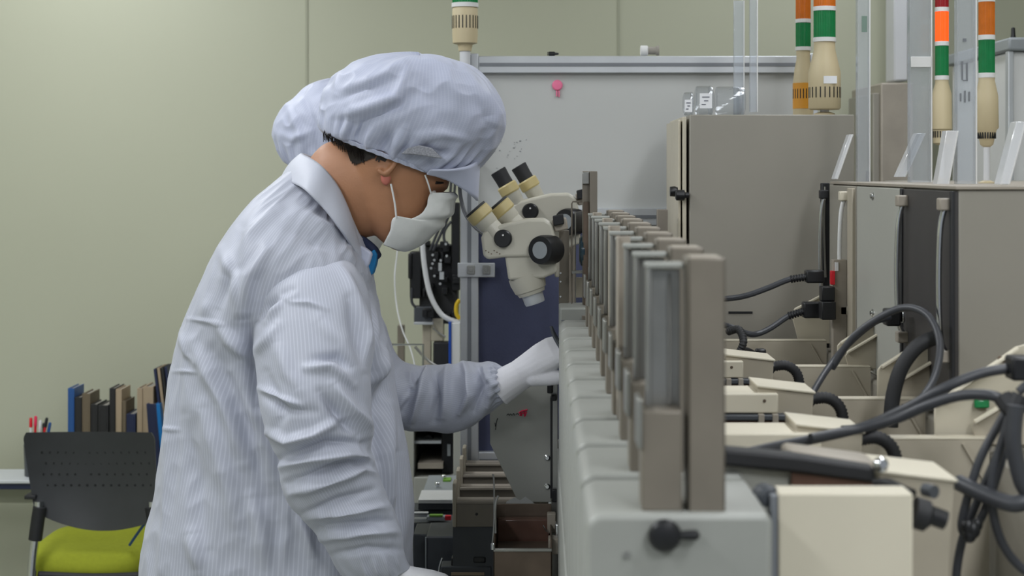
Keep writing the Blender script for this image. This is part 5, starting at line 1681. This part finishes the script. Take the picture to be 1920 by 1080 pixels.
# ---- the coat
TOR = [
    (262, 1270, 800, 1270, YA, .21), (270, 1080, 775, 1080, YA, .200), (279, 1000, 773, 1000, YA, .196), (292, 930, 771, 930, YA, .192), (303, 860, 765, 862, YA, .190),
    (313, 790, 755, 795, YA, .190), (320, 720, 742, 722, YA, .190), (334, 655, 733, 661, YA, .195), (350, 596, 718, 606, YA, .202), (373, 540, 708, 566, YA, .212),
    (402, 480, 702, 535, YA, .216), (438, 422, 699, 512, YA, .205), (478, 372, 695, 494, YA, .170), (512, 343, 690, 480, YA, .128), (538, 322, 684, 468, YA, .094), (552, 312, 676, 456, YA, .082)]
V, s = loft(TOR, 330, 300, ex=2.25)
FT = [
    ([(351, 598), (385, 602), (423, 609)], 0.0040, 4), ([(325, 697), (345, 696), (370, 698)], 0.0034, 3.5), ([(309, 803), (332, 806)], 0.0034, 4),
    ([(321, 690), (317, 780), (312, 880), (306, 980), (300, 1075)], 0.0040, 6), ([(335, 700), (330, 860), (322, 1000)], -0.0034, 7),
    ([(541, 943), (538, 1000), (530, 1070)], 0.0046, 6), ([(520, 930), (512, 1060)], -0.0034, 8),
    ([(359, 640), (390, 700), (419, 753), (440, 810), (457, 867)], 0.0152, 16), ([(400, 660), (440, 740), (480, 840), (500, 930)], -0.0152, 18),
    ([(412, 610), (445, 650), (488, 690)], 0.0133, 12), ([(430, 700), (470, 780), (510, 900)], 0.0114, 14), ([(380, 760), (420, 880), (450, 1000)], 0.0133, 20),
    ([(345, 780), (370, 900), (385, 1030)], -0.0114, 18), ([(465, 600), (474, 680), (486, 760)], -0.0228, 14),
    ([(415, 470), (440, 520), (452, 600)], 0.0095, 12), ([(455, 430), (440, 500), (410, 580)], -0.0114, 14), ([(520, 390), (470, 440), (425, 520)], 0.0114, 16),
    ([(560, 400), (600, 425), (640, 440)], 0.0114, 14), ([(530, 420), (590, 450), (660, 470)], -0.0076, 12), ([(500, 470), (470, 520), (460, 580)], 0.0152, 12),
    ([(600, 440), (650, 470), (690, 520)], 0.0095, 10), ([(655, 470), (690, 530), (708, 600)], -0.0057, 8),
    ([(700, 560), (690, 640), (705, 720)], 0.0171, 12), ([(720, 640), (700, 700), (680, 730)], 0.0171, 11), ([(728, 700), (705, 780), (700, 860)], -0.0190, 14), ([(735, 760), (725, 850), (735, 960)], 0.0152, 12),
    ([(745, 850), (752, 940), (750, 1040)], -0.0114, 10), ([(560, 960), (590, 1050)], 0.0114, 12), ([(470, 930), (490, 1000), (500, 1075)], 0.0133, 14),
    ([(360, 1000), (372, 1070)], 0.0114, 14), ([(340, 620), (352, 665), (365, 680)], 0.0057, 7), ([(390, 560), (380, 600)], 0.0046, 9)]
V = apply_folds(V, FT, ka=1.15, kw=0.9)
V = add_noise(V, 0.0055, 2.2, 7.0, seed=3.1)
V = add_noise(V, 0.0028, 6.0, 16.0, seed=8.3, ridged=True)
coat = grid_object(V, 'coat', M['coat'], A, cap1=False, ucount=1.0)
so = coat.modifiers.new('thickness', 'SOLIDIFY'); so.thickness = 0.002; so.offset = -1


def strip(mid_lo, mid_hi, n=60):
    """collar: rows between a lower and an upper edge, half given (back centre to near front), mirrored to the far side"""
    def full(pts):
        near = [Vector(P(a, b_, YA + y_)) for a, b_, y_ in pts]
        farp = [Vector((p.x, 2 * YA - p.y, p.z)) for p in near[1:]]
        return farp[::-1] + near
    return catmull(full(mid_lo), 12), catmull(full(mid_hi), 12)


# shirt collar under the coat
lo, hi = strip([(548, 318, 0), (590, 372, -.085), (640, 425, -.090), (672, 462, -.055), (686, 478, -.02)], [(574, 292, 0), (618, 330, -.068), (652, 392, -.066), (674, 440, -.042), (692, 462, -.012)])
rows = 8
G = np.zeros((rows, len(lo), 3))
for r in range(rows):
    for i in range(len(lo)):
        G[r, i] = lo[i].lerp(hi[i], r / (rows - 1))
grid_object(G, 'collar_stand', M['collar'], coat, close_u=False, solid=0.003, ucount=20)
lo, hi = strip([(530, 334, 0), (566, 352, -.104), (604, 388, -.120), (642, 436, -.108), (668, 476, -.066), (684, 492, -.026)], [(566, 288, 0), (598, 308, -.066), (630, 345, -.075), (654, 395, -.072), (668, 440, -.052), (676, 462, -.028)])
rows = 14
G = np.zeros((rows, len(lo), 3))
for r in range(rows):
    t_ = r / (rows - 1)
    for i in range(len(lo)):
        p = lo[i].lerp(hi[i], t_)
        c = Vector(P(620, 400, YA))
        o_ = (p - c).normalized() * (0.0045 * math.sin(math.pi * t_) + 0.0022 * math.sin(i * 0.35) * (1 - t_))
        p = p + o_
        G[r, i] = p
grid_object(G, 'collar', M['collar'], coat, close_u=False, solid=0.004, ucount=24)
# blue shirt edge showing at the front
q = MB().tube([P(668, 448, YA - 0.035), P(684, 456, YA - 0.02), P(700, 470, YA - 0.01), P(706, 480, YA)], 0.010, n=12, sub=6)
q.build('shirt_collar', M['navyshirt'], A, smooth=True)
q = MB()
q.prism([(P(a, b_, YA)[0], P(a, b_, YA)[2]) for a, b_ in [(690, 478), (704, 466), (710, 476), (706, 496), (700, 515), (692, 510)]], YA - 0.025, YA + 0.02)
tag(q.build('shirt_front', M['shirt'], A, bevel=0.003), 'bright blue shirt edge at the collar')
# coat lapel piece at the throat
MB().prism([(P(a, b_, YA)[0], P(a, b_, YA)[2]) for a, b_ in [(664, 452), (688, 460), (704, 472), (698, 492), (690, 505), (668, 478)]], YA - 0.052, YA - 0.034).build('lapel', M['cap'], coat, bevel=0.005, seg=3)

# ---- near sleeve
SL = [
    (556, 492, 618, 476, 2.91, .050), (520, 504, 646, 485, 2.885, .074), (490, 532, 668, 505, 2.865, .090), (476, 575, 686, 540, 2.845, .098), (477, 632, 697, 592, 2.82, .100), (483, 701, 700, 650, 2.795, .099), (491, 760, 694, 706, 2.77, .094),
    (503, 814, 696, 765, 2.765, .090), (522, 862, 699, 812, 2.762, .088), (527, 905, 697, 846, 2.762, .085), (545, 945, 706, 872, 2.765, .080), (572, 970, 719, 912, 2.77, .074), (597, 1000, 733, 952, 2.775, .068), (618, 1036, 749, 1000, 2.78, .062), (643, 1076, 757, 1046, 2.785, .052), (668, 1098, 768, 1064, 2.79, .042)]
V, s = loft(SL, 260, 220, ex=2.1)
FS = [
    ([(488, 728), (520, 745), (564, 762)], .0075, 6), ([(500, 745), (540, 768), (590, 772)], -.006, 9),
    ([(575, 690), (620, 688), (660, 722)], .010, 9), ([(590, 675), (630, 672), (655, 690)], -.008, 10),
    ([(625, 720), (660, 770), (690, 800), (696, 812)], .013, 11), ([(600, 735), (640, 790), (670, 815)], -.010, 10),
    ([(505, 812), (540, 828), (590, 815), (640, 785)], .012, 9), ([(524, 862), (560, 850), (610, 828), (680, 832)], -.012, 9),
    ([(530, 872), (590, 860), (650, 850), (700, 862)], .013, 10), ([(540, 905), (600, 885), (660, 862), (704, 876)], -.010, 8),
    ([(548, 925), (610, 905), (680, 880), (708, 885)], .011, 8), ([(575, 962), (630, 940), (700, 918)], -.008, 8),
    ([(575, 968), (640, 962), (724, 950)], .009, 8), ([(600, 990), (660, 985), (735, 975)], -.008, 8), ([(605, 1010), (670, 998), (748, 998)], .009, 8),
    ([(625, 1040), (690, 1028), (752, 1030)], -.006, 8), ([(480, 600), (500, 575), (545, 545)], -.010, 10), ([(500, 600), (525, 560), (550, 552)], .008, 9),
    ([(545, 566), (580, 568), (612, 580)], .004, 5), ([(478, 660), (500, 640), (520, 610)], .006, 10), ([(640, 500), (668, 560), (690, 640)], .006, 9), ([(655, 560), (672, 640), (688, 700)], -.008, 11),
    ([(682, 560), (690, 620), (684, 690)], .006, 8), ([(600, 600), (640, 640), (660, 690)], .006, 16), ([(520, 640), (540, 700), (560, 730)], .006, 14), ([(500, 700), (530, 780), (520, 800)], -.005, 10)]
V = apply_folds(V, FS, ka=1.6, kw=0.95)
V = add_noise(V, 0.0045, 1.6, 9.0, seed=11.0)
V = add_noise(V, 0.0016, 3.0, 17.0, seed=5.3, ridged=True, mask=np.clip((np.linspace(0, 1, 260) - 0.3) * 3, 0.2, 1))
V = apply_folds(V, [([(700, 1050), (712, 1090)], .004, 4), ([(720, 1046), (732, 1084)], .004, 4), ([(740, 1040), (750, 1074)], .004, 4), ([(680, 1060), (694, 1094)], .004, 4)])
slv = grid_object(V, 'sleeve', M['sleeve'], coat, cap0=True)
so = slv.modifiers.new('thickness', 'SOLIDIFY'); so.thickness = 0.002; so.offset = -1
# raised seam around the arm hole
seam_px = [(478, 640), (474, 590), (480, 555), (498, 522), (522, 500), (556, 486), (600, 477), (640, 481), (668, 505), (686, 545), (694, 600)]

# ---- far sleeve reaching to the machines
SR = [
    (585, 590, 690, 508, 3.10, .085), (628, 655, 716, 590, 3.15, .090), (665, 728, 733, 640, 3.18, .088), (708, 790, 752, 676, 3.185, .080), (748, 806, 780, 683, 3.185, .074), (800, 808, 812, 682, 3.175, .068),
    (848, 808, 848, 682, 3.165, .064), (888, 796, 878, 678, 3.150, .060), (916, 778, 902, 678, 3.135, .054), (937, 757, 920, 678, 3.12, .046), (950, 744, 932, 682, 3.115, .038), (962, 738, 944, 688, 3.108, .031), (968, 734, 956, 688, 3.105, .029)]
V, s = loft(SR, 240, 180, ex=2.0)
FR = [
    ([(800, 690), (790, 740), (768, 795)], .011, 8), ([(785, 690), (772, 730), (755, 770)], -.008, 8), ([(815, 690), (822, 740), (815, 790)], -.009, 8), ([(840, 684), (836, 730), (830, 780)], .007, 9),
    ([(868, 680), (880, 705), (884, 740), (862, 775)], .011, 7), ([(895, 684), (902, 720), (890, 770)], -.009, 7), ([(905, 690), (925, 720), (915, 760)], .007, 6), ([(770, 700), (775, 730), (748, 765)], .007, 7),
    ([(932, 684), (940, 715), (946, 745)], -.004, 4), ([(924, 684), (930, 720), (936, 752)], .004, 4)]
V = apply_folds(V, FR, ka=2.1, kw=0.9)
V = add_noise(V, 0.005, 1.6, 14.0, seed=21.0)
# cuff gathers
mm_, nn_ = V.shape[:2]
N1 = normals(V)
for i in range(mm_):
    t_ = i / mm_
    g_ = max(0, 1 - abs(t_ - 0.93) / 0.07)
    if g_ > 0:
        for k in range(nn_):
            V[i, k] += N1[i, k] * 0.0022 * g_ * math.sin(k / nn_ * 2 * math.pi * 22)
slr = grid_object(V, 'sleeve', M['sleeve'], coat, cap0=True)
so = slr.modifiers.new('thickness', 'SOLIDIFY'); so.thickness = 0.002; so.offset = -1
for pts, w3 in (([(956, 738), (944, 688)], .034), ([(972, 731), (960, 690)], .030)):
    pass
V, s = loft([(958, 738, 946, 688, 3.108, .032), (966, 736, 954, 688, 3.106, .030), (975, 732, 963, 689, 3.103, .029)], 24, 90)
N1 = normals(V)
for i in range(24):
    for k in range(90):
        V[i, k] += N1[i, k] * 0.0010 * math.sin(i / 24 * 2 * math.pi * 3)
grid_object(V, 'cuff', M['sleeve'], slr, solid=0.002)

# ---- gloves
# reaching hand, back of the hand up, pinching tweezers behind the covers
wr = P(975, 703, 3.10)
hand, tips, tt = make_hand('glove', A, wr, (0.84, -0.05, 0.54), (-0.45, -0.42, 0.78), (0.1, -0.8, -0.55),
                           [(0.85, 0.55, 0.35), (0.80, 0.60, 0.40), (0.85, 0.65, 0.45), (0.90, 0.70, 0.50)], 1.06, thick=1.4, tdir=0.35)
tz = thing('tweezers', P(1040, 640, 3.05), 'dark tweezers held in the gloved hand, their tip above the knuckles', 'tweezers')
MB().tube([P(1033, 612, 3.08), P(1040, 634, 3.07), P(1060, 668, 3.05), P(1075, 690, 3.03)], 0.0028, sub=5).build('prong', M['dark'], tz, smooth=True)
MB().tube([P(1034, 612, 3.085), P(1044, 632, 3.085), P(1066, 664, 3.07), P(1076, 690, 3.032)], 0.0022, sub=5).build('prong', M['dark'], tz, smooth=True)
wr = P(757, 1080, 2.79)
make_hand('glove', A, wr, (0.9, 0.1, -0.22), (0.2, 0.1, 0.95), (0, 1, 0), [(0.5, 0.4, 0.3), (0.5, 0.45, 0.3), (0.55, 0.45, 0.35), (0.6, 0.5, 0.35)], 0.95)

# ---- mask
near_top = [(808, 361, -.060), (800, 380, -.062), (793, 398, -.063), (765, 412, -.064), (742, 406, -.067), (730, 432, -.062), (720, 459, -.050)]
ctr = [(852, 361, 0), (856, 374, 0), (848, 396, 0), (838, 412, 0), (828, 424, 0), (806, 450, 0), (760, 470, 0)]
nr = catmull([Vector(P(a, b_, YA + c)) for a, b_, c in near_top], 8)
cr = catmull([Vector(P(a, b_, YA + c)) for a, b_, c in ctr], 8)
nu = 49
G = np.zeros((len(nr), nu, 3))
for i in range(len(nr)):
    n0, c0 = nr[i], cr[i]
    for j in range(nu):
        t_ = -1 + 2 * j / (nu - 1)
        a = abs(t_)
        fx = 1 - a ** 2.2
        y_ = (n0.y - YA) * (math.sin(a * math.pi / 2) ** 0.9) * (1 if t_ < 0 else -1)
        x = n0.x + (c0.x - n0.x) * fx; z = n0.z + (c0.z - n0.z) * fx
        pl = 0.0022 * math.sin(i / len(nr) * math.pi * 7) * (1 - a ** 3)
        cr_ = 0.003 * noise.noise(Vector((i * 0.16, j * 0.2, 4)))
        G[i, j] = (x + pl + cr_, YA - y_ * -1 if False else YA + y_, z - pl)
mk = grid_object(G, 'face_mask', M['mask'], A, close_u=False, solid=0.0018)
for s_ in (-1, 1):
    MB().tube([P(808, 362, YA + s_ * .063), P(803, 345, YA + s_ * .071), P(797, 328, YA + s_ * .074)], 0.0016, n=8, sub=6).build('ear_loop', M['white'], mk, smooth=True)
    MB().tube([P(743, 408, YA + s_ * .069), P(740, 380, YA + s_ * .077), P(733, 345, YA + s_ * .084)], 0.0018, n=8, sub=6).build('ear_loop', M['white'], mk, smooth=True)

# ---- cap
CR = [
    (606, 245, 852, 339, YA, .094), (603, 241, 858, 335, YA, .099), (600, 232, 872, 328, YA, .103), (599, 214, 902, 308, YA, .113), (601, 192, 930, 275, YA, .127), (607, 172, 946, 240, YA, .133), (617, 152, 943, 208, YA, .134), (634, 134, 932, 180, YA, .128),
    (662, 117, 912, 152, YA, .114), (696, 108, 885, 130, YA, .092), (730, 104, 850, 115, YA, .062), (762, 103, 815, 106, YA, .028), (785, 103, 792, 103, YA, .004)]


def make_cap(rings, parent, folds, seed, brim=True, name='cap'):
    V, s = loft(rings, 190, 260, ex=2.2)
    N1 = normals(V)
    mm, nn = V.shape[:2]
    for i in range(mm):
        t_ = i / mm
        g_ = math.exp(-((t_ - 0.13) / 0.11) ** 2) * min(1, t_ / 0.03)
        for k in range(nn):
            a = k / nn * 2 * math.pi
            ph = 30 * a + 5 * noise.noise(Vector((math.cos(a) * 1.7 + seed, math.sin(a) * 1.7, 0)))
            damp = 0.35 + 0.65 * max(0, noise.noise(Vector((math.cos(a) * 2 + 7, math.sin(a) * 2, seed))) + 0.5)
            V[i, k] += N1[i, k] * 0.0048 * g_ * math.sin(ph) * damp
    V = apply_folds(V, folds)
    V = add_noise(V, 0.009, 1.5, 3.0, seed=seed)
    V = add_noise(V, 0.0045, 3.6, 7.0, seed=seed + 5, ridged=True, mask=np.clip(1.2 - np.abs(np.linspace(-1, 1, 190)), 0, 1))
    c = grid_object(V, name, M['cap'], parent, cap1=True)
    so = c.modifiers.new('thickness', 'SOLIDIFY'); so.thickness = 0.0016; so.offset = -1
    # hem band
    lx, ly, rx, ry, y, wd = rings[0][:6]
    B, s = loft([(lx + 1, ly + 4, rx + 1, ry + 4, y, wd + .001), (lx - 2, ly - 4, rx + 2, ry - 4, y, wd + .004)], 8, 200)
    N1 = normals(B)
    for k in range(200):
        for i in range(8):
            B[i, k] += N1[i, k] * 0.0012 * math.sin(k / 200 * 2 * math.pi * 46)
    grid_object(B, 'elastic_hem', M['cap'], c, solid=0.0025)
    return c


FC = [
    ([(655, 165), (700, 150), (735, 130), (770, 108)], .010, 12), ([(625, 190), (680, 170), (740, 145)], -.008, 10), ([(640, 215), (690, 200), (740, 180), (765, 135)], .011, 9),
    ([(650, 240), (700, 222), (750, 200), (790, 160)], -.007, 9), ([(870, 130), (905, 180), (925, 215), (915, 280)], .010, 12), ([(905, 200), (918, 240), (895, 300)], -.008, 11),
    ([(760, 240), (745, 270), (735, 305)], .010, 7), ([(735, 250), (720, 280), (712, 298)], -.009, 7), ([(700, 235), (690, 262), (688, 285)], .009, 7), ([(680, 232), (668, 258), (664, 270)], -.008, 6), ([(655, 225), (648, 248), (645, 262)], .008, 6),
    ([(780, 255), (830, 250), (880, 262)], .007, 9), ([(775, 285), (800, 274), (840, 290)], -.005, 8), ([(820, 120), (860, 180), (880, 240)], .006, 16), ([(790, 150), (820, 200), (830, 240)], -.006, 16)]
cap = make_cap(CR, A, FC, 1.7)
# brim (visor)
nb_ = 30
lo_ = [Vector(P(a, b_, YA + y_)) for a, b_, y_ in [(800, 326, -.083), (835, 335, -.070), (868, 355, -.052), (888, 370, -.030), (895, 377, 0), (888, 370, .030), (868, 355, .052), (835, 335, .070), (800, 326, .083)]]
hi_ = [Vector(P(a, b_, YA + y_)) for a, b_, y_ in [(806, 318, -.090), (846, 318, -.088), (876, 312, -.070), (892, 304, -.042), (899, 300, 0), (892, 304, .042), (876, 312, .070), (846, 318, .088), (806, 318, .090)]]
lo_, hi_ = catmull(lo_, 8), catmull(hi_, 8)
G = np.zeros((10, len(lo_), 3))
for r in range(10):
    for i in range(len(lo_)):
        G[r, i] = hi_[i].lerp(lo_[i], r / 9)
grid_object(G, 'visor', M['cap'], cap, close_u=False, solid=0.004)
# vent mesh window
pts = [(762, 290), (775, 279), (795, 274), (818, 279), (836, 298), (822, 297), (800, 293), (780, 291)]
mb = MB()
vm = []
for a, b_ in pts:
    vm.append(a)
VM = MB().prism([(P(a, b_, YA)[0], P(a, b_, YA)[2]) for a, b_ in pts], YA - .123, YA - .105)
VM.build('vent_mesh', M['mesh'], cap, bevel=0.002)

# ---- trousers and shoes
for s_, dx in ((-1, 0), (1, 32)):
    yy = YA + s_ * 0.095
    V, _ = loft([(425 + dx, 1100, 640 + dx, 1100, yy, .094), (435 + dx, 1300, 618 + dx, 1300, yy, .086), (450 + dx, 1450, 600 + dx, 1450, yy, .072), (445 + dx, 1560, 590 + dx, 1560, yy, .070), (455 + dx, 1700, 570 + dx, 1700, yy, .064), (458 + dx, 1785, 566 + dx, 1785, yy, .062)], 70, 60)
    V = add_noise(V, 0.006, 2, 10, seed=s_ + 4)
    grid_object(V, 'trouser_leg', M['trouser'], A, solid=0.002)
    shoe(P(505 + dx, 0, YA)[0], yy, A)

# ---------------------------------------------------------------- the worker behind
YB2 = 3.58
sB = F / YB2
hB = P(655, 345, YB2)
mb = MB()
HB = (hB[0], YB2, hB[2], math.radians(30), 1.0)
mb_grid(mb, head_rings(hB[0], YB2, hB[2], math.radians(30)))
ear(mb, HB, -1); ear(mb, HB, 1)
V, _ = loft([(440, 590, 640, 630, YB2, .17), (470, 480, 650, 560, YB2, .14), (520, 390, 640, 490, YB2, .075), (560, 330, 650, 450, YB2, .06), (610, 300, 690, 420, YB2, .055)], 40, 32)
mb_grid(mb, V)
V, _ = loft([(440, 590, 640, 630, YB2, .17), (420, 750, 640, 760, YB2, .15), (410, 900, 630, 905, YB2, .15), (415, 1040, 610, 1040, YB2, .13)], 30, 32)
mb_grid(mb, V)
for s_ in (-1, 1):
    yy = YB2 + s_ * 0.09
    V, _ = loft([(430, 980, 600, 980, yy, .08), (440, 1180, 580, 1180, yy, .07), (460, 1300, 560, 1300, yy, .055), (455, 1400, 550, 1400, yy, .055), (470, 1550, 535, 1550, yy, .038)], 30, 20)
    mb_grid(mb, V)
for s_ in (-1, 1):
    ln = [(560, 560, YB2 + s_ * .15, .055), (565, 680, YB2 + s_ * .20, .05), (580, 800, YB2 + s_ * .20, .043), (625, 900, YB2 + s_ * .17, .034), (650, 935, YB2 + s_ * .15, .028)]
    path = catmull([Vector(P(a, b_, c)) for a, b_, c, r in ln], 8)
    rs = np.interp(np.linspace(0, 4, len(path)), range(5), [q[3] for q in ln])
    for p_, r_ in zip(path, rs): mb.sphere(p_, float(r_), 12)
B = remeshed(mb, 'person', M['skin'], 0.007, None, 4)
tag(B, 'person behind the front worker, only the back of a white cap showing', 'person', 'workers in clean-room gowns')
eyes(B, HB)
V, _ = loft([(350, 1160, 660, 1160, YB2, .20), (360, 1000, 660, 1000, YB2, .19), (370, 860, 655, 860, YB2, .185), (390, 720, 650, 720, YB2, .19), (410, 620, 640, 620, YB2, .20), (440, 520, 640, 560, YB2, .205), (480, 440, 636, 510, YB2, .165), (520, 390, 630, 480, YB2, .10), (540, 368, 625, 466, YB2, .08)], 120, 120, ex=2.2)
V = add_noise(V, 0.008, 2.2, 7.0, seed=31)
cB = grid_object(V, 'coat', M['coat'], B, solid=0.002)
for s_ in (-1, 1):
    V, _ = loft([(520, 520, 590, 505, YB2 + s_ * .13, .04), (490, 560, 620, 545, YB2 + s_ * .17, .075), (500, 680, 630, 670, YB2 + s_ * .20, .08), (520, 800, 640, 780, YB2 + s_ * .20, .07), (565, 880, 660, 850, YB2 + s_ * .185, .055), (610, 925, 680, 890, YB2 + s_ * .16, .04)], 80, 60)
    V = add_noise(V, 0.007, 2, 10, seed=41 + s_)
    grid_object(V, 'sleeve', M['sleeve'], cB, solid=0.002)
    make_hand('glove', B, P(655, 915, YB2 + s_ * .15), (0.9, 0, -0.3), (0.3, 0, 0.9), (0, -s_, 0), [(0.4, 0.4, 0.3)] * 4, 0.95)
G = np.zeros((8, 60, 3))
V, _ = loft([(515, 385, 628, 480, YB2, .10), (532, 352, 640, 456, YB2, .072)], 8, 60)
grid_object(V, 'collar', M['collar'], cB, solid=0.003)
CB = [
    (546, 312, 752, 392, YB2, .078), (542, 310, 758, 388, YB2, .086), (530, 302, 768, 376, YB2, .098), (516, 280, 785, 350, YB2, .112), (512, 252, 792, 315, YB2, .122), (520, 225, 790, 285, YB2, .126), (536, 198, 780, 255, YB2, .122),
    (556, 178, 765, 232, YB2, .112), (582, 160, 742, 212, YB2, .095), (612, 150, 712, 190, YB2, .068), (640, 148, 685, 172, YB2, .036), (658, 152, 664, 158, YB2, .005)]
cpB = make_cap(CB, B, [([(540, 200), (560, 240), (570, 290)], .008, 8), ([(570, 180), (590, 230), (600, 280)], -.006, 8), ([(520, 250), (550, 260), (580, 250)], .005, 8)], 9.4)
G = np.zeros((10, 30, 3))
for r in range(10):
    for i in range(30):
        a = math.pi * (i / 29 - 0.5)
        G[r, i] = hloc(HB, 0.085 + 0.02 * math.cos(a) + 0.012, 0.062 * math.sin(a), -0.02 - 0.095 * r / 9) if False else hloc(HB, 0.055 * abs(math.sin(a)) ** 0 + 0.075 * math.cos(a), 0.072 * math.sin(a), -0.015 - 0.10 * r / 9)
grid_object(G, 'face_mask', M['mask'], B, close_u=False, solid=0.002)
for s_ in (-1, 1):
    yy = YB2 + s_ * 0.09
    V, _ = loft([(415, 1000, 615, 1000, yy, .09), (430, 1180, 600, 1180, yy, .08), (445, 1400, 570, 1400, yy, .066), (450, 1560, 552, 1560, yy, .060)], 50, 40)
    grid_object(V, 'trouser_leg', M['trouser'], B, solid=0.002)
    shoe(P(500, 0, YB2)[0], yy, B)
